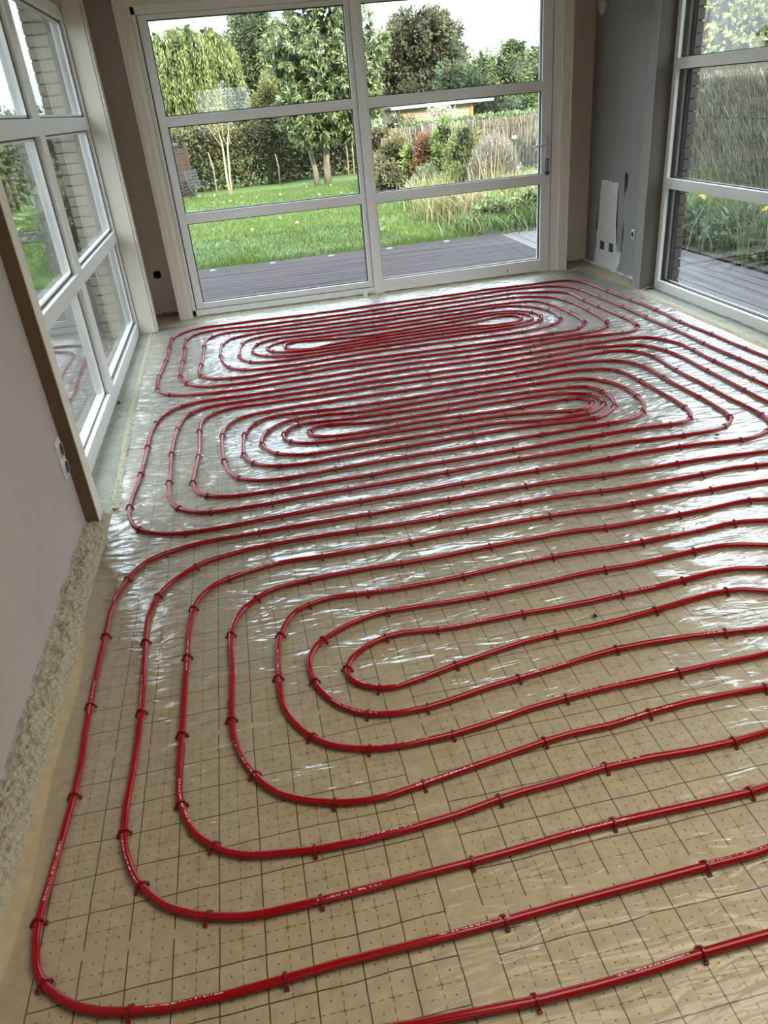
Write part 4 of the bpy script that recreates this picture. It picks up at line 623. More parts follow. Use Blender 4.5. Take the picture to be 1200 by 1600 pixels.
PATH_D = '''2650,-2393 2650,-2280 2651,-2160 2653,-2040 2654,-1920 2656,-1800 2657,-1680 2658,-1560 2659,-1440 2659,-1320 2658,-1200 2655,-1080 2652,-960 2646,-840 2631,-742 2620,-703 2606,-666 2597,-648 2587,-631 2575,-615 2562,-600 2547,-586 2532,-574 2499,-551 2463,-533 2426,-518 2388,-507 2348,-500 2229,-489 2109,-484 1989,-482 1869,-483 1749,-486 1629,-489 1509,-490 1389,-490 1269,-491 1149,-491 1029,-492 909,-493 789,-495 669,-496 549,-497 429,-498 309,-499 189,-500 69,-502 -51,-504 -171,-502 -290,-490 -329,-481 -348,-475 -366,-467 -382,-456 -396,-441 -406,-424 -412,-406 -417,-386 -419,-367 -418,-347 -414,-327 -408,-308 -399,-290 -389,-273 -377,-258 -362,-244 -347,-232 -330,-221 -312,-212 -293,-205 -274,-199 -255,-195 -215,-189 -95,-185 25,-186 144,-193 264,-205 383,-217 503,-224 623,-231 743,-232 863,-230 983,-224 1102,-222 1222,-220 1342,-220 1462,-218 1582,-215 1702,-212 1822,-210 1942,-207 2062,-205 2182,-206 2302,-210 2422,-218 2521,-233 2559,-244 2596,-259 2613,-269 2629,-281 2644,-294 2657,-309 2670,-325 2691,-358 2709,-394 2724,-431 2739,-489 2754,-588 2760,-708 2762,-828 2764,-948 2765,-1068 2765,-1188 2765,-1308 2765,-1428 2764,-1548 2764,-1668 2763,-1788 2762,-1908 2761,-2028 2761,-2148 2760,-2268 2760,-2380'''
def path_pts(s): return [Vector((int(a) / 1000, int(b) / 1000, 0)) for a, b in (q.split(',') for q in s.split())]
def film():
    s = .026
    xs = np.arange(-.475, 3.44, s); ys = np.arange(-2.0, 5.84, s)
    nx, ny = len(xs), len(ys); V = np.zeros((ny, nx, 3), np.float32)
    for j, y in enumerate(ys):
        k = min(1, max(.12, (y - .9) / 1.8))
        for i, x in enumerate(xs):
            n1 = noise.noise(Vector((x * 3.2 + .6 * y, y * 6.5, 1.3))); n2 = noise.noise(Vector((x * 9 - 3 * y, y * 12, 4.1)))
            V[j, i] = (x, y, .0035 + k * (.0030 * abs(n1) + .0010 * abs(n2)))
    V[:, 0, 0] -= .055 * np.clip((ys - 2.1) / .5, 0, 1)
    V[:, 0, 0] += .02 * np.sin(ys * 2.3) + .01 * np.sin(ys * 7.1)
    V[:, -1, 0] += .015 * np.sin(ys * 1.9)
    idx = np.arange(nx * ny).reshape(ny, nx)
    F = np.stack([idx[:-1, :-1], idx[:-1, 1:], idx[1:, 1:], idx[1:, :-1]], -1).reshape(-1, 4)
    o = np_mesh('plastic_film', V.reshape(-1, 3), F, M['film'], sm=True)
    tag(o, 'clear wrinkled plastic film spread over the printed floor under the red pipes', 'plastic film'); return o
film()

# ================================================================== RED HEATING PIPES
RP = .0096; ZP = .0135
def pipe_mesh(name, pts, parent, n=10):
    P = [Vector((p.x, p.y, ZP)) for p in pts]; V = []; F = []; U = []
    L = 0
    for i, p in enumerate(P):
        if i: L += (p - P[i - 1]).length
        d = (P[min(i + 1, len(P) - 1)] - P[max(i - 1, 0)]); d.z = 0; d.normalize(); s = Vector((d.y, -d.x, 0))
        for k in range(n):
            a = 2 * PI * k / n; q = p + s * (math.cos(a) * RP) + Vector((0, 0, math.sin(a) * RP)); V.append(q[:])
        U.append(L)
    UV = []
    for i in range(len(P) - 1):
        for k in range(n):
            k2 = (k + 1) % n; F.append((i * n + k, i * n + k2, (i + 1) * n + k2, (i + 1) * n + k))
            UV += [(U[i], k / n), (U[i], (k + 1) / n), (U[i + 1], (k + 1) / n), (U[i + 1], k / n)]
    o = np_mesh(name, V, F, M['pipe'], parent, sm=True)
    uv = o.data.uv_layers.new(name='UVMap'); uv.data.foreach_set('uv', np.array(UV, np.float32).ravel())
    return o
def clip_mesh():
    bm = bmesh.new(); r = .0122
    pts = [(0, -.0185, .0055), (0, -.0165, .0052)] + [(0, -r * math.cos(a), ZP + r * math.sin(a)) for a in [PI * k / 8 for k in range(9)]] + [(0, .0165, .0052), (0, .0185, .0055)]
    for a, b in zip(pts, pts[1:]):
        a = Vector(a); b = Vector(b); d = (b - a).normalized(); nn = Vector((0, -d.z, d.y)) * .0022
        for x in (-.0026,):
            v = [bm.verts.new(q) for q in (a + nn + Vector((x, 0, 0)), a - nn + Vector((x, 0, 0)), b - nn + Vector((x, 0, 0)), b + nn + Vector((x, 0, 0)),
                 a + nn - Vector((x, 0, 0)), a - nn - Vector((x, 0, 0)), b - nn - Vector((x, 0, 0)), b + nn - Vector((x, 0, 0)))]
            for f in ((0, 1, 2, 3), (7, 6, 5, 4), (0, 3, 7, 4), (1, 5, 6, 2), (0, 4, 5, 1), (3, 2, 6, 7)): bm.faces.new([v[i] for i in f])
    for s in (-1, 1): bx(bm, -.0045, .0045, s * .0165 - .003, s * .0165 + .003, .001, .0085)
    bmesh.ops.recalc_face_normals(bm, faces=bm.faces)
    me = bpy.data.meshes.new('pipe_clip'); bm.to_mesh(me); bm.free(); me.materials.append(M['clip']); return me
CLIP = clip_mesh()
def circuit(path, label, seed):
    pts = path_pts(path); r = root('heating_pipe', (pts[0].x, pts[0].y, 0)); tag(r, label, 'pipe', 'red heating pipe circuits')
    pipe_mesh('pipe_run', pts, r)
    q = random.Random(seed); acc = q.uniform(.1, .3); gap = .33; nclip = 0
    for i in range(1, len(pts) - 1):
        seg = (pts[i] - pts[i - 1]).length; a = pts[i] - pts[i - 1]; b = pts[i + 1] - pts[i]
        turn = abs(a.angle(b, 0)) / max(seg, .01)
        acc += seg * (1 + min(1.3, turn / 4))
        if acc > gap and pts[i].y > -1.0:
            acc = 0; gap = q.uniform(.25, .42); nclip += 1
            if nclip > 298: break
            d = pts[i + 1] - pts[i - 1]
            c = link('pipe_clip', CLIP, None, r)
            c.matrix_basis = Matrix.Translation(pts[i]) @ Matrix.Rotation(math.atan2(d.y, d.x) + q.uniform(-.12, .12), 4, 'Z')
    return r
circuit(PATH_A, 'red pipe spiral farthest away, below the back windows', 1)
circuit(PATH_B, 'red pipe spiral in the middle of the floor, beside the left window', 2)
circuit(PATH_C, 'wide red pipe spiral in the foreground on the beige floor', 3)
circuit(PATH_D, 'outermost red pipe cut by the bottom edge of the picture', 4)

# small scraps
t = np_mesh('floor_scrap', *(lambda V: (V, [(0, 1, 2), (0, 2, 3), (0, 3, 1), (1, 3, 2), (0, 4, 5), (0, 5, 2)]))([(1.255, .868, .012), (1.272, .875, .011), (1.262, .888, .013), (1.258, .874, .024), (1.25, .885, .012), (1.268, .862, .014)]), M['black'])
tag(t, 'tiny dark scrap lying in the innermost loop of the foreground pipe', 'scrap')
t = np_mesh('floor_scrap', *(lambda V: (V, [(0, 1, 2), (0, 2, 3), (0, 3, 1), (1, 3, 2)]))([(2.42, 2.01, .012), (2.45, 2.02, .011), (2.43, 2.035, .013), (2.435, 2.02, .020)]), M['black'])
tag(t, 'tiny dark scrap on the shiny film at the right', 'scrap')
t = np_mesh('floor_scrap', *(lambda V: (V, [(0, 1, 2), (0, 2, 3), (0, 3, 1), (1, 3, 2)]))([(-.635, 3.80, .012), (-.615, 3.83, .011), (-.625, 3.86, .013), (-.63, 3.83, .035)]), M['black'])
tag(t, 'tiny dark scrap under the left window', 'scrap')
bm = bmesh.new()
vs = [bm.verts.new(v) for v in ((1.33, 5.905, .05), (1.39, 5.905, .05), (1.372, 5.865, .004), (1.352, 5.865, .004), (1.335, 5.93, .048), (1.395, 5.93, .048), (1.375, 5.93, .003), (1.35, 5.93, .003))]
for f in ((0, 1, 2, 3), (4, 7, 6, 5), (0, 4, 5, 1), (3, 2, 6, 7), (0, 3, 7, 4), (1, 5, 6, 2)): bm.faces.new([vs[i] for i in f])
t = bm_obj('plastic_wedge', bm, M['white_plastic']); tag(t, 'small white plastic wedge under the back window frame', 'wedge')

# ================================================================== OUTSIDE
G = -.17          # lawn level
rnp = np.random.default_rng(11)
# lawn and soil
def grid_mesh(name, x0, x1, y0, y1, s, zf, mat):
    xs = np.arange(x0, x1 + s, s); ys = np.arange(y0, y1 + s, s); V = []
    for y in ys:
        for x in xs: V.append((x, y, zf(x, y)))
    nx, ny = len(xs), len(ys); idx = np.arange(nx * ny).reshape(ny, nx)
    F = np.stack([idx[:-1, :-1], idx[:-1, 1:], idx[1:, 1:], idx[1:, :-1]], -1).reshape(-1, 4)
    return np_mesh(name, V, F, mat, sm=True)
lawn = grid_mesh('lawn', -30, 45, -12, 75, .75, lambda x, y: G + (.02 * noise.noise(Vector((x * .5, y * .5, 0))) if y > 9.3 or x < -2.8 else -.08) , M['lawn'])
lawn['kind'] = 'structure'; lawn['label'] = 'green garden lawn beyond the deck'; lawn['category'] = 'lawn'
bed = grid_mesh('garden_bed', 3.55, 13, 9.02, 19, .5, lambda x, y: G + .035 + .02 * noise.noise(Vector((x, y, 5))), M['soil'])
bed['kind'] = 'structure'; bed['label'] = 'planted bed between lawn and reed fence'; bed['category'] = 'ground'
bed2 = grid_mesh('garden_bed', 5.08, 13, -2, 9.02, .5, lambda x, y: G + .035 + .02 * noise.noise(Vector((x, y, 5))), M['soil'])
bed2['kind'] = 'structure'; bed2['label'] = 'planted bed beside the deck outside the right window'; bed2['category'] = 'ground'

bed3 = grid_mesh('side_bed', -6.5, -.95, -3, 6.2, .5, lambda x, y: G + .06, M['soil'])
bed3['kind'] = 'structure'; bed3['label'] = 'dark soil strip outside the left window'; bed3['category'] = 'ground'

# deck: boards one by one
dk = root('deck', (1.5, 7.5, -.12)); dk['kind'] = 'structure'; dk['label'] = 'weathered dark grey wooden deck outside the windows'; dk['category'] = 'deck'
boxes('deck_joists', [(-2.6, 5.0, 6.34, 8.92, -.20, -.150), (3.80, 5.0, -1.8, 6.4, -.20, -.150)], M['dark'], dk)
y = 6.34; k = 0
while y < 8.90:
    boxes('deck_board', [(-2.6 + rng.uniform(-.01, .01), 3.70, y, y + .135, -.150, -.120 + rng.uniform(-.0015, .0015))], M['deck'], dk, .003); y += .1415
x = 3.712
while x < 4.95:
    boxes('deck_board', [(x, x + .135, -1.8, 8.93 + rng.uniform(-.01, .01), -.150, -.120 + rng.uniform(-.0015, .0015))], M['deck2'], dk, .003); x += .1415
# small lamps let into the deck edge
LM = None
for k, xx in enumerate((-.07, .68, 1.43, 2.19, 2.95)):
    r = root('deck_light', (0, 0, 0)); tag(r, ('leftmost of the five small lamps', 'second small lamp from the left', 'middle one of the five small lamps', 'fourth small lamp from the left', 'rightmost of the five small lamps')[k] + ' let into the far edge of the deck', 'lamp', 'deck edge lamps')
    if k == 0:
        bm = bmesh.new(); cyl(bm, (0, 0, 0), (0, 0, .012), .045, .038, 18); a = bm_obj('lamp_rim', bm, M['steel'], r)
        bm = bmesh.new(); cyl(bm, (0, 0, .012), (0, 0, .018), .026, .020, 14); b = bm_obj('lamp_lens', bm, M['white_plastic'], r); b.data.materials[0] = M['steel']; LM = (a, b)
    else:
        for o in LM:
            c = o.copy(); COL.objects.link(c); c.parent = r
    r.location = (xx, 8.865, -.1195)

# outer walls (real brick piers beside the side windows) and the house behind
bp = struct(boxes('outer_wall_right', [(3.765, 3.852, 4.87, 6.4, -.2, 2.6)], M['mortar']), 'dark brown brick pier seen through the right window', 'wall')
z = -.19; k = 0
while z < 2.55:
    yo = 0 if k % 2 else .10
    boxes('brick', [(3.770, 3.864 + rng.uniform(-.002, .002), 4.850, 4.962, z, z + .072)], M['brick_dark'], bp, .003)
    yy = 4.966 + (0 if k % 2 else .09)
    while yy < 6.35 and z < 1.9 and False: yy += .22
    z += .083; k += 1
boxes('brick_face', [(3.84, 3.862, 4.966, 6.4, -.2, 2.6)], M['brick_dark'], bp)
bl = struct(boxes('outer_wall_left', [(-.950, -.765, 5.73, 6.4, -.2, 2.6)], M['mortar']), 'beige brick pier seen through the left window', 'wall')
z = -.19; k = 0
while z < 2.55:
    boxes('brick', [(-.955, -.80, 5.715, 5.84, z, z + .066)], M['brick_beige'], bl, .003)
    boxes('brick', [(-.955, -.895, 5.845, 6.05, z, z + .066)], M['brick_beige'], bl, .003)
    z += .077; k += 1
rf = boxes('roof', [(-1.05, 4.0, 1.02, 6.62, 2.56, 2.80), (-1.05, 4.0, -1.6, 1.1, 3.03, 3.10), (-1.05, 4.0, -4.14, -1.52, 2.56, 2.80), (-1.05, -.24, -1.52, 1.02, 2.56, 3.03), (3.24, 4.0, -1.52, 1.02, 2.56, 3.03)], M['roof_dark']); struct(rf, 'flat roof over the garden room', 'roof')
hs = boxes('house', [(-7, 9.5, -11, -4.15, -.2, 7.6)], M['brick_beige']); hs['kind'] = 'structure'; hs['label'] = 'the house the garden room is built onto'; hs['category'] = 'house'

# ------------------------------------------------------------------ foliage
def rand_unit(n):
    v = rnp.normal(size=(n, 3)); return v / np.linalg.norm(v, axis=1)[:, None]
def leaves(pos, dirs, length, width, cols, fold=.25):
    """one bent rhombic leaf per position"""
    n = len(pos); L = length * rnp.uniform(.7, 1.3, n)[:, None]; W = width * rnp.uniform(.8, 1.2, n)[:, None]
    d = dirs / np.linalg.norm(dirs, axis=1)[:, None]
    s = np.cross(d, rand_unit(n)); s /= np.linalg.norm(s, axis=1)[:, None] + 1e-9; u = np.cross(s, d)
    V = np.stack([pos, pos + d * L * .45 + s * W * .5 + u * W * fold, pos + d * L, pos + d * L * .45 - s * W * .5 + u * W * fold], 1).reshape(-1, 3)
    F = np.arange(4 * n).reshape(-1, 4)
    cols = np.asarray(cols, float); c = cols[rnp.integers(0, len(cols), n)] * rnp.uniform(.7, 1.35, n)[:, None]; c = np.minimum(.85, c * .80 + c.mean(1, keepdims=True) * .20)
    return V, F, np.repeat(c, 4, 0)
def crown(blobs, n, clusters=0, cr_=.25, shell=.72, droop=.3, tilt=None):
    """positions and leaf directions over a union of ellipsoids"""
    B = np.array(blobs, float); area = (B[:, 3] * B[:, 5] + B[:, 3] * B[:, 4] + B[:, 4] * B[:, 5]); p = area / area.sum()
    if clusters:
        bi = rnp.choice(len(B), clusters, p=p); u = rand_unit(clusters); r = rnp.uniform(shell, 1.05, clusters)[:, None]
        cc = B[bi, :3] + u * B[bi, 3:6] * r; ci = rnp.integers(0, clusters, n); off = rand_unit(n) * (rnp.random(n) ** .6)[:, None] * cr_
        pos = cc[ci] + off; out = u[ci] * .8 + off / cr_ * .9
    else:
        bi = rnp.choice(len(B), n, p=p); u = rand_unit(n); r = rnp.uniform(shell, 1.04, n)[:, None]
        pos = B[bi, :3] + u * B[bi, 3:6] * r; out = u + rand_unit(n) * .7
    out = out + np.array([0, 0, -droop])
    return pos, out
def foliage(name, parent, blobs, n, length, width, cols, clusters=0, cr_=.25, shell=.72, droop=.3, zmin=G):
    pos, out = crown(blobs, n, clusters, cr_, shell, droop)
    k = pos[:, 2] > zmin + .02; pos = pos[k]; out = out[k]
    V, F, T = leaves(pos, out, length, width, cols)
    o = np_mesh(name, V, F, M['leaf'], parent, T); o['kind'] = 'stuff'; return o
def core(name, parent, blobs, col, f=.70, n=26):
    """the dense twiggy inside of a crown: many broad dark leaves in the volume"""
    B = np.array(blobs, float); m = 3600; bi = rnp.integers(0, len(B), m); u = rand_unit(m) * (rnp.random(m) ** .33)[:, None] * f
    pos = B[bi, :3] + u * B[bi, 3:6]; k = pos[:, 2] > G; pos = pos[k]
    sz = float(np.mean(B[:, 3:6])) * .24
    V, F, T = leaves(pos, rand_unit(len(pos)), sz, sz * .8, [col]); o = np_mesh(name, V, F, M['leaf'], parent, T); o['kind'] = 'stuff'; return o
def limbs(name, parent, trunk, branches, mat, n=8):
    bm = bmesh.new()
    for pts, r in [trunk] + branches: tube_bm(bm, pts, r, n)
    return bm_obj(name, bm, mat, parent, sm=True)
def tree(name, loc, label, blobs, n, length, width, cols, core_col, trunk_r=.16, clusters=0, cr_=.25, droop=.3, group=None, bark='bark', trunk=True, cat='tree', shell=.72, zmin=G):
    r = root(name, loc); tag(r, label, cat, group)
    B = [(loc[0] + b[0], loc[1] + b[1], b[2], b[3], b[4], b[5]) for b in blobs]
    foliage('foliage', r, B, n, length, width, cols, clusters, cr_, shell, droop, zmin)
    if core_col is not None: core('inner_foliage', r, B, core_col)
    if trunk:
        zt = max(b[2] for b in B); c = Vector((loc[0], loc[1], G - .05))
        br = []
        for b in B[:6]:
            br.append(([c + Vector((0, 0, (zt - G) * .35)), Vector((b[0] * .5 + loc[0] * .5, b[1] * .5 + loc[1] * .5, b[2] * .7 + .2)), Vector(b[:3])], [trunk_r * .6, trunk_r * .35, trunk_r * .12]))
        limbs('trunk', r, ([c, c + Vector((.02, 0, (zt - G) * .4)), c + Vector((0, 0, (zt - G) * .8))], [trunk_r * 1.25, trunk_r, trunk_r * .5]), br, M[bark])
    return r
OLD = [(.08, .10, .03), (.11, .12, .035), (.06, .07, .02), (.14, .10, .04)]
# willow at the left
def willow():
    loc = (-1.3, 28.5, G); r = root('willow_tree', loc); tag(r, 'bright yellow green weeping willow at the left behind the hedge', 'tree')
    blobs = [(-1.9, 28.5, 3.2, 1.5, 1.4, 1.2), (-.55, 28.4, 3.35, 1.25, 1.2, 1.05), (.45, 28.9, 3.3, .8, .9, .95), (-3.4, 28.5, 3.0, 1.5, 1.2, 1.2), (-1.0, 28.0, 2.5, .9, .8, .9), (-.3, 28.3, 2.55, .7, .8, .8)]
    P = []; D = []
    B = np.array(blobs)
    for s in range(900):
        b = B[rnp.integers(0, len(B))]; u = rand_unit(1)[0]; u[2] = abs(u[2]) * .9 - .12; p = b[:3] + u * b[3:6]
        L = rnp.uniform(.5, 1.5); m = int(L / .045); out = np.array([u[0], u[1], 0]) * .25
        for k in range(m):
            t = k / m; q = p + out * (t * (1 - .5 * t)) * 1.4 + np.array([0, 0, -L * t ** 1.2]); q = q + rnp.normal(0, .03, 3)
            P.append(q); D.append(np.array([0, 0, -1]) + rnp.normal(0, .35, 3))
    P = np.array(P); D = np.array(D)
    V, F, T = leaves(P, D, .16, .035, [(.20, .245, .05), (.28, .32, .065), (.13, .17, .035), (.36, .38, .09), (.08, .11, .025)])
    o = np_mesh('hanging_foliage', V, F, M['leaf'], r, T); o['kind'] = 'stuff'
    core('inner_foliage', r, blobs, (.05, .085, .018))
    limbs('trunk', r, ([Vector((-1.3, 28.5, G)), Vector((-1.2, 28.5, 1.2)), Vector((-.9, 28.5, 3.0))], [.34, .28, .12]), [([Vector((-1.25, 28.5, 1.2)), Vector((-2.6, 28.5, 2.9))], [.2, .08])], M['bark'])
willow()
tree('garden_tree', (1.95, 33, G), 'tall grey green tree between the willow and the chestnut', [(.1, 0, 3.7, 1.0, 1.0, 1.2), (-.65, 0, 3.1, .8, .8, 1.0), (.8, 0, 3.4, .8, .8, 1.1), (0, 0, 2.2, 1.2, .9, .8), (.3, .2, 4.6, .75, .7, .5), (1.6, .3, 2.7, .9, .8, 1.1)],
     15000, .13, .06, [(.10, .14, .05), (.15, .19, .07), (.20, .23, .09), (.07, .10, .035)], (.035, .05, .018), .2, 260, .34)
tree('golden_bush', (1.9, 24, G), 'small yellow brown tree left of the chestnut', [(0, 0, 1.75, .5, .5, .72), (.35, 0, 1.5, .42, .4, .6), (-.35, 0, 1.4, .36, .4, .55)],
     4500, .09, .05, [(.30, .28, .05), (.22, .24, .05), (.36, .30, .07), (.16, .17, .04)], (.09, .085, .02), .07, 90, .2)
def chestnut():
    loc = (2.72, 19, G); r = root('sweet_chestnut_tree', loc); tag(r, 'leafy sweet chestnut with two trunks and pale catkins on the lawn', 'tree')
    bl = [(2.95, 19, 3.6, .95, .95, 1.2), (2.35, 18.9, 2.55, .85, .9, .95), (3.55, 19, 2.6, .85, .9, .95), (3.0, 18.6, 1.85, 1.05, .8, .75), (2.2, 18.8, 1.55, .55, .6, .55), (3.75, 19, 1.75, .55, .7, .75), (2.5, 18.7, 1.1, .65, .5, .38), (3.3, 18.8, 1.1, .42, .5, .35), (3.1, 19, 4.2, .5, .5, .45)]
    B = np.array(bl); ncl = 1300; bi = rnp.choice(len(B), ncl, p=(B[:, 3] ** 2) / (B[:, 3] ** 2).sum()); u = rand_unit(ncl); cc = B[bi, :3] + u * B[bi, 3:6] * rnp.uniform(.6, 1.05, ncl)[:, None]
    m = 17; P = np.repeat(cc, m, 0) + rnp.normal(0, .03, (ncl * m, 3)); D = rand_unit(ncl * m) + np.array([0, 0, -.75]) + np.repeat(u, m, 0) * .5
    V, F, T = leaves(P, D, .15, .038, [(.10, .15, .04), (.13, .19, .05), (.19, .25, .075), (.06, .095, .025), (.28, .33, .13)])
    o = np_mesh('foliage', V, F, M['leaf'], r, T); o['kind'] = 'stuff'
    k = rnp.choice(ncl, 420); P = np.repeat(cc[k], 7, 0); D = rand_unit(len(P)) * .8 + np.array([0, 0, -.2]) + np.repeat(u[k], 7, 0)
    V, F, T = leaves(P, D, .14, .024, [(.66, .64, .30), (.74, .72, .42), (.55, .57, .22)]); o = np_mesh('catkins', V, F, M['leaf'], r, T); o['kind'] = 'stuff'; o['label'] = 'pale yellow catkins'
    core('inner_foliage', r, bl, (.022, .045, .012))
    for pts, rr in ((([2.72, 19, G - .05], [2.73, 19, .3], [2.80, 19, .95], [2.95, 19, 2.4]), [.105, .078, .07, .03]), (([2.47, 19.2, G - .05], [2.46, 19.2, .15], [2.40, 19.2, .5], [2.36, 19.1, 1.6]), [.085, .062, .055, .02])):
        limbs('trunk', r, (pts, rr), [], M['bark'])
chestnut()
tree('round_tree', (8.8, 34, G), 'big dark round maple behind the shed', [(0, 0, 2.75, 1.75, 1.5, 1.45), (-1.25, 0, 2.1, 1.0, 1.0, 1.0), (1.3, .3, 2.35, .95, 1.0, 1.05), (.1, -.5, 3.7, 1.15, 1.0, .85), (.9, 0, 3.35, .95, .9, .85), (-.75, -.3, 3.3, .85, .9, .8), (-1.9, .3, 2.6, .55, .6, .7), (0, -.4, 1.5, 1.9, 1.2, .7)],
     26000, .15, .10, [(.115, .135, .065), (.085, .105, .05), (.15, .165, .08), (.19, .19, .085), (.055, .07, .035), (.20, .15, .06)], (.03, .036, .02), .25, 420, .30)
tree('ash_tree', (11.3, 30, G), 'loose yellow green tree to the right of the dark round tree', [(0, 0, 1.9, 1.0, .9, 1.0), (-.95, .2, 2.0, .7, .7, .85), (1.2, 0, 2.1, .95, .8, 1.0), (2.3, 0, 1.9, .9, .9, 1.0), (.2, 0, 2.7, .5, .5, .35), (.2, -.1, .9, 1.5, .8, .6), (2.2, -.1, .8, 1.3, .8, .6)],
     16000, .12, .05, [(.15, .22, .05), (.22, .28, .07), (.10, .16, .04), (.28, .31, .10)], (.04, .06, .018), .12, 300, .26, shell=.6)
tree('dark_tree', (8.2, 27.8, G), 'dark green bushy tree just right of the shed', [(.9, 0, 1.3, .8, .6, .9), (.3, .2, 1.75, .5, .5, .6), (1.8, 0, .8, .8, .6, .6)],
     6000, .11, .06, [(.06, .10, .035), (.09, .135, .045), (.045, .075, .03)], (.02, .032, .014), .08, 120, .22)
tree('dark_bush', (5.25, 22.6, G), 'dark bush filling the gap left of the shed', [(0, 0, .35, .7, .5, .7), (.5, 0, .25, .6, .5, .6), (-.5, 0, .2, .5, .5, .55)], 3500, .08, .05, OLD, (.02, .026, .01), .04, 60, .2, trunk=False, cat='shrub')
# distant trees closing the horizon
far = [(-2.6, 36, 2.0, 'low distant trees behind the willow'), (2.4, 40.5, 2.4, 'low distant trees behind the grey green tree'), (-10.5, 36, 2.4, 'tall dark tree far beyond the willow'), (-6.2, 43, 2.6, 'grey green tree far left on the horizon'), (6.3, 46, 3.2, 'distant tree glimpsed between chestnut and round tree'), (16, 38, 2.6, 'distant tree at the far right of the garden'), (23.5, 36, 2.8, 'large distant tree right of the garden')]
for i, (x, y, h, lb) in enumerate(far):
    tree('distant_tree', (x, y, G), lb, [(0, 0, h * .62, 2.2, 1.6, h * .42), (-1.6, 0, h * .5, 1.5, 1.2, h * .38), (1.7, 0, h * .52, 1.6, 1.2, h * .4), (0, 0, h * .25, 2.8, 1.3, h * .3)], 5200, .24, .13, [(.09, .125, .045), (.13, .16, .06), (.06, .085, .035)], (.03, .042, .018), .25, 160, .5)
# hedge along the end of the lawn
def hedge(label, x0, x1, y, h0, h1, cols, dark, n, loc, dy=.35, leaf=.085):
    r = root('hedge', loc); tag(r, label, 'hedge')
    bl = []; m = max(2, int((x1 - x0) / .5))
    for i in range(m):
        t = i / (m - 1); x = x0 + (x1 - x0) * t; h = h0 + (h1 - h0) * t + rnp.uniform(-.08, .12); yy = y[0] + (y[1] - y[0]) * t
        for z in np.arange(.25, h, .4): bl.append((x, yy, G + z, .42, dy, .34))
        bl.append((x, yy, G + h - .18, .40, dy, .28))
    foliage('foliage', r, bl, n, leaf, leaf * .6, cols, 0, .2, .8, .2)
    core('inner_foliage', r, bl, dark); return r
OL = [(.11, .125, .03), (.15, .15, .04), (.075, .09, .025), (.20, .17, .06), (.06, .075, .02)]
hedge('dark olive beech hedge at the end of the lawn, left half', -2.6, 1.7, (20.6, 20.9), 1.45, 1.35, OL, (.022, .026, .01), 15000, (-.4, 20.7, G))
hedge('brownish beech hedge behind the chestnut trunks', 1.9, 4.5, (21.2, 21.4), .95, .95, [(.13, .12, .035), (.20, .14, .055), (.085, .085, .025), (.26, .19, .08)], (.03, .024, .011), 8000, (3.2, 21.3, G))
r = root('tall_left_hedge', (-3.4, 8, G)); tag(r, 'tall dark hedge close outside the left window', 'hedge')
LB = [(-3.4 + .3 * math.sin(a * 1.7), 1.0 + a * .9, G + .5, .7, .8, .75) for a in range(19)] + [(-3.5 + .3 * math.sin(a * 2.3), 1.2 + a * .9, G + 1.35, .6, .8, .55 + .25 * math.sin(a * 1.1)) for a in range(19)]
foliage('foliage', r, LB, 16000, .10, .06, [(.045, .075, .02), (.07, .10, .03), (.035, .055, .016), (.12, .13, .03)], 0, .2, .8, .2); core('inner_foliage', r, LB, (.015, .022, .008))
tree('left_garden_tree', (-6.2, 11.5, G), 'tree with yellow tinged leaves outside the left window', [(0, 0, 2.6, 1.5, 1.5, 1.4), (-.4, 1.3, 3.4, 1.2, 1.2, 1.1), (.3, -1.2, 2.0, 1.0, 1.1, .9)],
     7000, .13, .07, [(.16, .21, .05), (.24, .28, .07), (.10, .15, .04)], (.04, .055, .016), .14, 160, .3)
# shrub outside the left window
tree('left_shrub', (-1.95, 10.6, G), 'dense green shrub outside the left window', [(0, 0, .35, .6, .7, .5), (.2, .8, .25, .5, .6, .4)], 3500, .09, .05, [(.07, .13, .03), (.11, .18, .05)], (.02, .04, .01), .05, 70, .2, trunk=False, cat='shrub')
# red roofed neighbour, left
nb = root('neighbour_house', (-13, 22, G)); tag(nb, 'low red brick house with dark roof beyond the left hedge', 'house')
boxes('house_wall', [(-16, -11, 19, 25, G, 2.3)], M['brick_red'], nb)
bm = bmesh.new(); vs = [bm.verts.new(v) for v in ((-16.3, 18.7, 2.3), (-10.7, 18.7, 2.3), (-10.7, 25.3, 2.3), (-16.3, 25.3, 2.3), (-13.5, 18.9, 4.0), (-13.5, 25.1, 4.0))]
for f in ((0, 1, 4), (1, 2, 5, 4), (2, 3, 5), (3, 0, 4, 5), (3, 2, 1, 0)): bm.faces.new([vs[i] for i in f])
bm_obj('roof', bm, M['roof_dark'], nb)
boxes('window', [(-10.99, -10.96, 20.4, 21.6, .9, 1.8)], M['white_paint'], nb); 

# slim young tree with two bare stems
r = root('young_tree', (.30, 18.5, G)); tag(r, 'slim pale two stemmed young tree on the lawn', 'tree')
def yt(pts, rr): limbs('stem', r, (pts, rr), [], M['bark_pale'], 6)
yt([(.30, 18.5, G - .05), (.29, 18.5, .25), (.315, 18.5, .9), (.28, 18.5, 1.25), (.22, 18.5, 1.6)], [.035, .026, .020, .013, .006])
yt([(.33, 18.5, G - .05), (.375, 18.5, .35), (.43, 18.5, .92), (.52, 18.5, 1.25), (.60, 18.5, 1.6)], [.032, .025, .020, .012, .006])
yt([(.315, 18.5, .86), (.20, 18.45, 1.08), (.08, 18.45, 1.30)], [.012, .008, .004])
yt([(.43, 18.5, .90), (.36, 18.45, 1.08), (.40, 18.45, 1.5)], [.012, .009, .004])
yt([(.43, 18.5, .90), (.50, 18.55, 1.0), (.50, 18.55, 1.4)], [.012, .008, .004])
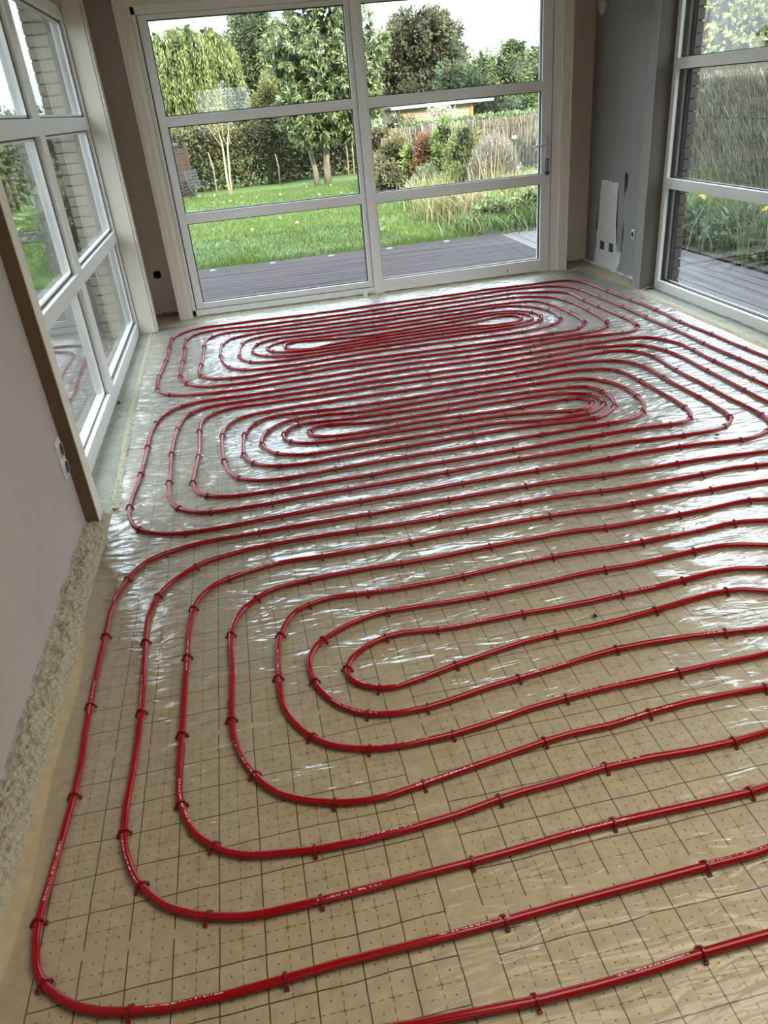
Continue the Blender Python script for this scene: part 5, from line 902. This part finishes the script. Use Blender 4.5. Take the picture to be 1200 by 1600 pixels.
P = rnp.normal(0, 1, (700, 3)) * np.array([.20, .15, .14]) + np.array([.33, 18.5, 1.42])
V, F, T = leaves(P, rand_unit(700) + np.array([0, 0, .3]), .07, .022, [(.30, .26, .10), (.36, .30, .14), (.20, .17, .07)]); o = np_mesh('sparse_leaves', V, F, M['leaf'], r, T); o['kind'] = 'stuff'
# more slim trunks in the back
for i, (x, y, h, lb) in enumerate(((-.02, 20.0, .75, 'thin white birch stem in front of the hedge'), (1.62, 20.3, .55, 'short pale stem left of the chestnut'), (3.45, 20.4, .8, 'leaning pale stem right of the chestnut trunks'), (3.6, 20.4, .8, 'upright pale stem right of the chestnut trunks'))):
    t = root('slim_trunk', (x, y, G)); tag(t, lb, 'tree trunk')
    limbs('stem', t, ([(x, y, G - .03), (x + .02, y, h * .5), (x - .04 + .02 * i, y, h)], [.022, .018, .012]), [], M['bark_pale'], 6)

# garden chairs at the far left
def garden_chair(x, y, rz, label):
    t = root('garden_chair'); tag(t, label, 'chair', 'folding garden chairs')
    def st(name, segs, rr=.011):
        bm = bmesh.new()
        for s in segs: tube_bm(bm, s, rr, 6)
        return bm_obj(name, bm, M['chair_frame'], t)
    for s in (-.22, .22):
        st('leg', [[(s, -.26, 0), (s, .16, .42)]]); st('leg', [[(s, .24, 0), (s, -.16, .40)]])
        st('armrest', [[(s, -.20, .60), (s, .20, .62)], [(s, -.16, .40), (s, -.16, .60)]])
    st('backrest_frame', [[(-.22, .17, .42), (-.22, .33, 1.0)], [(.22, .17, .42), (.22, .33, 1.0)], [(-.22, .33, 1.0), (.22, .33, 1.0)]])
    for k in range(5):
        yv = .18 + .032 * k; z0 = .48 + .105 * k
        boxes('back_slat', [(-.21, .21, yv, yv + .012, z0, z0 + .075)], M['chair_frame'], t)
    for k in range(5): boxes('seat_slat', [(-.21, .21, -.18 + .075 * k, -.12 + .075 * k, .41, .422)], M['chair_frame'], t)
    t.location = (x, y, G); t.rotation_euler = (0, 0, rz); t.scale = (.72, .72, .62); return t
garden_chair(-.92, 18.3, 1.1, 'grey folding garden chair at the far left edge of the lawn')
garden_chair(-.42, 18.9, .6, 'grey folding garden chair just right of the other one, in front of the hedge')
bp2 = root('fence_panel', (-1.0, 19.6, G)); tag(bp2, 'dark brown wooden panel behind the garden chairs', 'fence')
for k in range(9): boxes('plank', [(-1.7, -.55, 19.55, 19.58, G + .02 + .12 * k, G + .13 + .12 * k)], M['brown_dark'], bp2)
boxes('post', [(-.60, -.53, 19.53, 19.60, G, 1.05)], M['brown_dark'], bp2)
bl2 = boxes('storage_box', [(-.86, -.72, 19.5, 19.6, .95, 1.04)], M['charcoal'], None, .02); tag(bl2, 'small grey box on top of the brown panel', 'box')

# shed beyond the reed fence
sh = root('garden_shed', (6.8, 24, G)); tag(sh, 'low wooden shed with flat roof and white fascia beyond the fence', 'shed')
z = G
while z < 1.15:
    boxes('cladding_board', [(5.62, 7.98, 24.0, 24.03, z, z + .118)], M['wood_shed'], sh); z += .125
boxes('shed_body', [(5.64, 7.96, 24.03, 26.2, G, 1.18)], M['wood_shed'], sh)
boxes('corner_post', [(7.92, 8.02, 23.97, 24.03, G, 1.2)], M['orange_post'], sh); boxes('corner_post', [(5.95, 6.01, 23.98, 24.02, G, 1.2)], M['orange_post'], sh)
boxes('corner_post', [(5.50, 5.60, 23.93, 24.03, G, 1.2)], M['white_paint'], sh)
boxes('fascia', [(5.42, 8.62, 23.78, 23.82, 1.215, 1.285)], M['white_paint'], sh)
boxes('roof', [(5.42, 8.62, 23.82, 26.4, 1.22, 1.28)], M['roof_dark'], sh)

# reed and heather fences
def sticks(n, x0, x1, y0, y1, z0, z1, thick, cols, lean=.05, lmin=.3, lmax=.6, width=.006):
    t = rnp.random(n); p = np.stack([x0 + (x1 - x0) * t, y0 + (y1 - y0) * t, rnp.uniform(z0, z1 - .25, n)], 1)
    p[:, :2] += rnp.uniform(-thick, thick, (n, 2)); L = rnp.uniform(lmin, lmax, n); L = np.minimum(L, z1 + rnp.uniform(-.03, .04, n) - p[:, 2])
    d = np.stack([rnp.normal(0, lean, n), rnp.normal(0, lean, n), np.ones(n)], 1)
    s = rand_unit(n); s[:, 2] = 0; s /= np.linalg.norm(s, axis=1)[:, None]
    w_ = width * rnp.uniform(.6, 1.5, n)[:, None]
    V = np.stack([p - s * w_, p + s * w_, p + d * L[:, None] + s * w_ * .4, p + d * L[:, None] - s * w_ * .4], 1).reshape(-1, 3)
    c = np.asarray(cols)[rnp.integers(0, len(cols), n)] * rnp.uniform(.7, 1.3, n)[:, None]
    return V, np.arange(4 * n).reshape(-1, 4), np.repeat(c, 4, 0)
HC = [(.36, .325, .25), (.27, .24, .18), (.46, .42, .34), (.17, .15, .11), (.40, .37, .29)]
def brush(n, a, b, z0, z1, pitch, width):
    rows = int((z1 - z0) / pitch); t = rnp.random(n); row = rnp.integers(0, rows, n); zz = z0 + row * pitch + rnp.uniform(-.03, .03, n)
    p = np.stack([a[0] + (b[0] - a[0]) * t, a[1] + (b[1] - a[1]) * t, zz], 1); along = np.array([b[0] - a[0], b[1] - a[1], 0]); along /= np.linalg.norm(along); nrm = np.array([-along[1], along[0], 0])
    if abs(along[1]) > .5: nrm = np.array([-1.0, 0, 0])
    else: nrm = np.array([0, -1.0, 0])
    L = pitch * rnp.uniform(.9, 1.75, n); d = np.array([0, 0, 1.0]) + along * rnp.normal(0, .30, n)[:, None] + nrm * rnp.uniform(.05, .45, n)[:, None]
    p = p + nrm * rnp.uniform(-.01, .03, n)[:, None]; s = np.cross(d, rand_unit(n)); s /= np.linalg.norm(s, axis=1)[:, None]; w_ = (width * rnp.uniform(.6, 1.5, n))[:, None]
    V = np.stack([p - s * w_, p + s * w_, p + d * L[:, None] + s * w_ * .3, p + d * L[:, None] - s * w_ * .3], 1).reshape(-1, 3)
    c = np.asarray(HC)[rnp.integers(0, len(HC), n)] * rnp.uniform(.6, 1.25, n)[:, None]
    return V, np.arange(4 * n).reshape(-1, 4), np.repeat(c, 4, 0)
def brush_fence(label, a, b, ztop, n, loc, width, wires=(.15, .5, .85), pitch=None):
    r = root('heather_fence', loc); tag(r, label, 'fence')
    dx, dy = b[0] - a[0], b[1] - a[1]; L = math.hypot(dx, dy)
    if abs(dx) > abs(dy): boxes('backing', [(a[0], b[0], a[1] + .01, a[1] + .05, G, ztop - .03)], M['reed_back'], r)
    else: boxes('backing', [(a[0] + .01, a[0] + .05, a[1], b[1], G, ztop - .03)], M['reed_back'], r)
    V, F, T = sticks(n, a[0] - (.02 if abs(dy) > abs(dx) else 0), b[0] - (.02 if abs(dy) > abs(dx) else 0), a[1] - (.02 if abs(dx) > abs(dy) else 0), b[1] - (.02 if abs(dx) > abs(dy) else 0), G, ztop, .025, HC, .09, .18, .42, width)
    if pitch: V, F, T = brush(n, a, b, G, ztop - pitch * .8, pitch, width)
    o = np_mesh('heather_twigs', V, F, M['leaf'], r, T); o['kind'] = 'stuff'
    bm = bmesh.new()
    for z in wires:
        z = G + (ztop - G) * z
        cyl(bm, (a[0] - (.05 if abs(dy) > abs(dx) else 0), a[1] - (.05 if abs(dx) > abs(dy) else 0), z), (b[0] - (.05 if abs(dy) > abs(dx) else 0), b[1] - (.05 if abs(dx) > abs(dy) else 0), z), .005, n=5)
    w_ = bm_obj('binding_wire', bm, M['charcoal'], r); return r
brush_fence('tall brown heather fence outside the right window', (6.2, 2.5), (6.2, 10.2), 1.62, 60000, (6.2, 6.5, G), .0042, (.35, .68), .115)
brush_fence('low heather fence at the end of the planted border', (3.95, 16.9), (9.5, 16.9), .99, 9000, (6.7, 16.9, G), .011)
# ivy-like green top of the low fence
r = root('fence_top_plants', (6.7, 17.0, .98)); tag(r, 'thin green creeper along the top of the low heather fence', 'creeper')
P = np.stack([rnp.uniform(4.2, 9.4, 2600), rnp.normal(17.05, .10, 2600), .98 + np.abs(rnp.normal(0, .035, 2600))], 1)
V, F, T = leaves(P, rand_unit(2600) + np.array([0, 0, .4]), .07, .035, [(.14, .20, .06), (.20, .25, .09), (.10, .15, .05)]); o = np_mesh('foliage', V, F, M['leaf'], r, T); o['kind'] = 'stuff'

# ------------------------------------------------------------------ border shrubs
def shrub(loc, label, blobs, n, length, width, cols, dark, clusters=60, cr_=.14, droop=0, name='garden_shrub'):
    return tree(name, (loc[0], loc[1], G), label, blobs, n, length, width, cols, dark, .03, clusters, cr_, droop, trunk=False, cat='shrub', shell=.6)
shrub((3.72, 16.0), 'olive brown clipped shrub at the left end of the border', [(0, 0, .35, .38, .4, .55), (-.12, -.4, .1, .3, .4, .35), (.2, .1, .5, .25, .3, .38)], 5200, .06, .035, [(.20, .20, .07), (.27, .25, .10), (.14, .15, .05), (.30, .24, .12)], (.05, .05, .02))
shrub((4.02, 15.5), 'bright yellow green cone shaped shrub in the border', [(0, 0, .12, .18, .2, .35), (.02, 0, .42, .13, .15, .3)], 1800, .05, .025, [(.26, .36, .05), (.33, .42, .08), (.18, .28, .04)], (.06, .09, .015))
shrub((4.28, 15.3), 'red brown autumn shrub in the middle of the border', [(0, 0, .15, .26, .25, .38), (.04, 0, .52, .24, .25, .33)], 3600, .06, .04, [(.28, .09, .04), (.22, .07, .035), (.30, .15, .06), (.16, .13, .04)], (.06, .03, .012))
shrub((4.62, 15.0), 'tall fresh green shrub under the white plume', [(0, 0, .3, .26, .25, .5), (0, 0, .75, .24, .2, .33), (.22, .1, .2, .2, .2, .4)], 4600, .07, .03, [(.16, .25, .05), (.22, .32, .07), (.28, .36, .12)], (.04, .06, .015), droop=-.6)
shrub((4.42, 13.2), 'green shrub with reddish tips beside the grey twiggy bush', [(0, 0, .35, .27, .25, .52), (.1, 0, .75, .2, .2, .32), (-.15, -.2, .1, .25, .25, .3)], 4600, .065, .028, [(.17, .26, .05), (.24, .32, .07), (.12, .19, .04), (.30, .17, .08)], (.04, .06, .018), droop=-.5)
shrub((3.95, 13.9), 'low grey green perennial clump in the border', [(0, 0, .02, .36, .4, .28), (.3, -.4, .0, .3, .3, .25)], 3200, .07, .025, [(.22, .25, .12), (.28, .26, .15), (.17, .22, .08)], (.05, .06, .03), droop=-.6)
# grey twiggy dome
r = root('twiggy_bush', (4.85, 12.6, G)); tag(r, 'dome of dry grey lavender twigs with tiny white flowers', 'shrub')
n = 5200; u = rand_unit(n); u[:, 2] = np.abs(u[:, 2]); base = np.array([4.85, 12.6, G]) + rnp.normal(0, .08, (n, 3)) * np.array([1, 1, .1])
tip = np.array([4.85, 12.6, G + .12]) + u * np.array([.52, .5, .95]) * rnp.uniform(.75, 1.05, n)[:, None]
st = base + (tip - base) * rnp.uniform(.35, .8, n)[:, None]; d = tip - st; s = np.cross(d, rand_unit(n)); s /= np.linalg.norm(s, axis=1)[:, None]
V = np.stack([st - s * .005, st + s * .005, tip + s * .003, tip - s * .003], 1).reshape(-1, 3)
TC = np.array([(.25, .22, .19), (.33, .30, .26), (.19, .17, .145), (.30, .27, .20)])[rnp.integers(0, 4, n)]
o = np_mesh('dry_twigs', V, np.arange(4 * n).reshape(-1, 4), M['leaf'], r, np.repeat(TC, 4, 0)); o['kind'] = 'stuff'
P = tip[rnp.integers(0, n, 120)]; V, F, T = leaves(P, rand_unit(120), .03, .028, [(.8, .8, .76)]); o = np_mesh('white_flowers', V, F, M['leaf'], r, T); o['kind'] = 'stuff'
core('inner_twigs', r, [(4.85, 12.6, .25, .42, .4, .62)], (.10, .085, .07))
# white plume
r = root('plume_grass', (4.68, 15.4, G)); tag(r, 'tall grass with a creamy white feathery plume in front of the shed', 'plant')
bm = bmesh.new()
for k in range(5): tube_bm(bm, [(4.66, 15.4, G), (4.66 + .02 * k, 15.4, .7), (4.60 + .05 * k, 15.4, 1.25)], .006, 5)
bm_obj('stem', bm, M['bark_pale'], r)
P = rnp.normal(0, 1, (1100, 3)) * np.array([.10, .07, .11]) + np.array([4.66, 15.4, 1.22]) + (rnp.random((1100, 1)) > .75) * np.array([.17, 0, -.10])
V, F, T = leaves(P, rand_unit(1100) + np.array([0, 0, .2]), .07, .022, [(.55, .50, .36), (.48, .43, .29), (.60, .57, .45)]); o = np_mesh('plume', V, F, M['leaf'], r, T); o['kind'] = 'stuff'; o['label'] = 'creamy white plume'

# grasses: arching ribbons
def grass_clump(name, loc, label, n, h, spread, cols, lean=.5, w_=.006, rad=.1, cat='grass', seeds=None):
    r = root(name, (loc[0], loc[1], G)); tag(r, label, cat); r.location.z = G
    b = np.array([loc[0], loc[1], G]) + np.stack([rnp.normal(0, rad, n), rnp.normal(0, rad * (loc[2] if len(loc) > 2 else 1), n), np.zeros(n)], 1)
    a = rnp.uniform(0, 2 * PI, n); H = h * rnp.uniform(.55, 1.1, n); le = lean * rnp.uniform(.2, 1.2, n) * H
    dirv = np.stack([np.cos(a), np.sin(a), np.zeros(n)], 1); sv = np.stack([-np.sin(a), np.cos(a), np.zeros(n)], 1)
    rows = []
    for t, ww in ((0, 1), (.4, .9), (.75, .6), (1.0, .08)):
        c = b + dirv * (le * t ** 2)[:, None] + np.array([0, 0, 1.0]) * (H * (t - .28 * t ** 3 * lean))[:, None]
        rows += [c - sv * w_ * ww, c + sv * w_ * ww]
    V = np.stack(rows, 1).reshape(-1, 3); base = np.arange(n)[:, None] * 8
    F = np.concatenate([base + np.array([2 * k, 2 * k + 1, 2 * k + 3, 2 * k + 2]) for k in range(3)])
    c = np.asarray(cols)[rnp.integers(0, len(cols), n)] * rnp.uniform(.75, 1.25, n)[:, None]
    o = np_mesh('blades', V, F, M['leaf'], r, np.repeat(c, 8, 0)); o['kind'] = 'stuff'
    return r
YG = [(.22, .27, .07), (.30, .32, .10), (.15, .21, .045), (.38, .36, .16)]
ST = [(.34, .28, .14), (.27, .215, .10), (.42, .35, .19), (.20, .19, .07), (.16, .20, .05)]
GR = [(.08, .15, .03), (.12, .19, .045), (.055, .11, .02), (.20, .22, .08)]
grass_clump('tall_grass', (4.55, 10.7), 'yellow green tall grass beside the garden door', 1000, .70, .3, YG, .8, .006, .22)
grass_clump('tall_grass', (5.1, 11.0), 'yellow green grass clump at the right edge of the border', 900, .76, .3, YG, .8, .006, .25)
grass_clump('tall_grass', (4.25, 10.9), 'thin dry seed stalks standing above the yellow grass', 45, 1.15, .3, ST, .35, .006, .2)
grass_clump('straw_grass', (4.05, 10.4), 'straw coloured dry grass in the centre of the border front', 1500, .60, .3, ST, .95, .005, .28)
grass_clump('straw_grass', (3.75, 11.2), 'dry bleached grass at the lawn edge', 1300, .58, .3, ST + [(.25, .30, .10)], 1.0, .005, .25)
grass_clump('straw_grass', (3.75, 12.6), 'sparse arching straw grass between lawn and shrubs', 500, .62, .3, ST + YG, .6, .006, .2)
grass_clump('straw_grass', (4.5, 11.6), 'mixed dry grass in front of the grey twiggy bush', 1100, .48, .3, ST + [(.28, .32, .18)], .95, .006, .28)
grass_clump('green_perennials', (3.95, 9.75), 'soft green plants along the deck edge, middle', 1700, .30, .3, GR, .95, .006, .28)
grass_clump('green_perennials', (4.65, 9.75), 'fresh green plants along the deck edge, right', 1700, .42, .3, GR, .95, .006, .30)
grass_clump('silver_perennial', (5.15, 9.9), 'silver green plant behind the right deck edge', 700, .42, .3, [(.30, .36, .28), (.22, .30, .20)], .4, .007, .2)
grass_clump('silver_perennial', (4.1, 13.3), 'silver grey foliage in front of the green shrub', 700, .34, .3, [(.34, .40, .28), (.26, .33, .20)], .5, .008, .2)
shrub((3.98, 9.9), 'low leafy green plant with small pale flowers at the deck edge', [(0, 0, .0, .3, .25, .22), (.5, 0, .03, .3, .25, .26)], 2400, .05, .03, [(.13, .24, .05), (.19, .31, .08), (.36, .40, .20)], (.03, .05, .012), 50, .1)

# metal ball on a rod
r = root('garden_ornament', (4.46, 10.5, G)); tag(r, 'weathered metal ball on a thin rod among the grasses', 'ornament')
bm = bmesh.new(); bmesh.ops.create_uvsphere(bm, u_segments=20, v_segments=12, radius=.045, matrix=Matrix.Translation((4.46, 10.5, .90))); bm_obj('ball', bm, M['copper'], r, sm=True)
bm = bmesh.new(); cyl(bm, (4.46, 10.5, G), (4.46, 10.5, .87), .006, n=6); bm_obj('rod', bm, M['charcoal'], r)

# plants outside the right window
FG = [(.11, .17, .05), (.16, .22, .08), (.08, .13, .04), (.20, .23, .12)]
grass_clump('wild_border_plants', (5.65, 7.0, 3), 'tangle of grey green stems in front of the tall heather fence, far half', 3800, .62, .3, FG + [(.26, .24, .15)], .5, .005, .22)
grass_clump('wild_border_plants', (5.65, 5.6, 3), 'tangle of grey green stems in front of the tall heather fence, near half', 3600, .60, .3, FG + [(.26, .24, .15)], .5, .005, .22)
shrub((5.45, 7.0), 'broad leaved green plant at the deck corner outside the right window', [(0, 0, .0, .30, .5, .22), (.1, -.6, .02, .3, .5, .24)], 1500, .10, .075, [(.12, .20, .07), (.18, .27, .12), (.24, .31, .19)], (.03, .05, .015), 50, .14)
shrub((5.5, 5.5), 'low leafy plant by the deck edge nearer the house', [(0, 0, .0, .30, .7, .22), (.1, -.9, .02, .3, .5, .24)], 1500, .08, .05, FG, (.03, .05, .015), 50, .14)
FL = None
fp = [(5.35, 7.0, .34), (5.5, 6.1, .30), (5.45, 6.75, .07), (5.42, 6.66, .05), (5.40, 6.58, .04), (5.7, 6.3, .38), (5.62, 5.7, .36), (5.3, 6.0, .02), (5.55, 7.3, .31)]
for k, (x, y, z) in enumerate(fp):
    r = root('yellow_flower', (0, 0, 0)); tag(r, ['yellow flower high in the tangle at the deck corner', 'yellow flower high in the tangle left of the picture edge', 'farthest of three yellow flowers low at the deck edge', 'middle of three yellow flowers low at the deck edge', 'nearest of three yellow flowers low at the deck edge', 'tallest yellow flower in front of the heather fence', 'yellow flower nearest the house in front of the heather fence', 'single yellow flower close to the deck boards', 'yellow flower standing farthest from the house'][k] , 'flower', 'yellow flowers outside the right window')
    if k == 0:
        bm = bmesh.new()
        for a in range(8):
            t = 2 * PI * a / 8; c, s = math.cos(t), math.sin(t)
            v = [bm.verts.new(q) for q in ((0, 0, 0), (c * .03 - s * .009, s * .03 + c * .009, .006), (c * .048, s * .048, 0), (c * .03 + s * .009, s * .03 - c * .009, .006))]; bm.faces.new(v)
        M['petal'] = simple('yellow_petals', (.80, .45, .02), (.75, .38, .02), 10, .6)
        a_ = bm_obj('petals', bm, M['petal'], r)
        bm = bmesh.new(); cyl(bm, (0, 0, -.30), (0, 0, 0), .0025, n=5); b_ = bm_obj('stem', bm, M['bark_pale'], r); FL = (a_, b_)
        M['stem_green'] = simple('flower_stem', (.10, .18, .05), None, 10, .7); b_.data.materials[0] = M['stem_green']
    else:
        for o in FL: c = o.copy(); COL.objects.link(c); c.parent = r
    r.location = (x, y, z); r.rotation_euler = (random.uniform(-.5, .2), random.uniform(-.6, 0), random.uniform(0, 3))
tree('yellowing_tree', (8.6, 10.4, G), 'tree with yellowing leaves above the heather fence outside the right window', [(-.5, .6, 2.0, 1.1, 1.4, .75), (.2, -.8, 1.9, 1.1, 1.2, .65), (0, 1.8, 2.2, 1.2, 1.2, .75), (.3, -2.2, 1.9, 1.1, 1.1, .6)],
     12000, .11, .07, [(.22, .30, .06), (.32, .38, .08), (.50, .42, .06), (.14, .21, .04), (.60, .42, .05)], (.06, .08, .02), .14, 300, .3, shell=.6)

# grass blades of the near lawn
def blades(n, x0, x1, y0, y1, h):
    x = rnp.uniform(x0, x1, n); y = y0 + (y1 - y0) * rnp.random(n) ** 1.4; k = ~((x > 3.6) & (y > 9.1)); x = x[k]; y = y[k]; n = len(x)
    b = np.stack([x, y, np.full(n, G - .005)], 1); a = rnp.uniform(0, 2 * PI, n); s = np.stack([np.cos(a), np.sin(a), np.zeros(n)], 1)
    patch = np.array([noise.noise(Vector((p, q, 0))) for p, q in zip(x * 1.3, y * 1.3)])
    H = h * rnp.uniform(.5, 1.2, n) * (1 + .5 * patch); tip = b + np.stack([rnp.normal(0, .02, n), rnp.normal(0, .02, n), H], 1)
    V = np.stack([b - s * .004, b + s * .004, tip], 1).reshape(-1, 3)
    C = np.array([(.062, .115, .013), (.09, .145, .02), (.045, .085, .01), (.14, .18, .04)])[rnp.integers(0, 4, n)] * (1 + .35 * patch)[:, None]
    return V, np.arange(3 * n).reshape(-1, 3), np.repeat(C, 3, 0)
V, F, T = blades(90000, -2.6, 4.2, 8.97, 19, .062)
g = np_mesh('lawn_grass', V, F, M['leaf'], None, T); tag(g, 'short mown grass of the lawn behind the deck', 'grass', None, 'stuff')
# fallen leaves on the lawn
n = 70; P = np.stack([rnp.uniform(-.5, 3.3, n), rnp.uniform(10.5, 19.5, n), np.full(n, G + .045)], 1)
V, F, T = leaves(P, rand_unit(n) * np.array([1, 1, .3]), .07, .045, [(.42, .38, .20), (.35, .29, .13), (.5, .48, .30)]); o = np_mesh('fallen_leaves', V, F, M['leaf'], None, T); tag(o, 'pale fallen leaves scattered over the lawn', 'leaves', None, 'stuff')
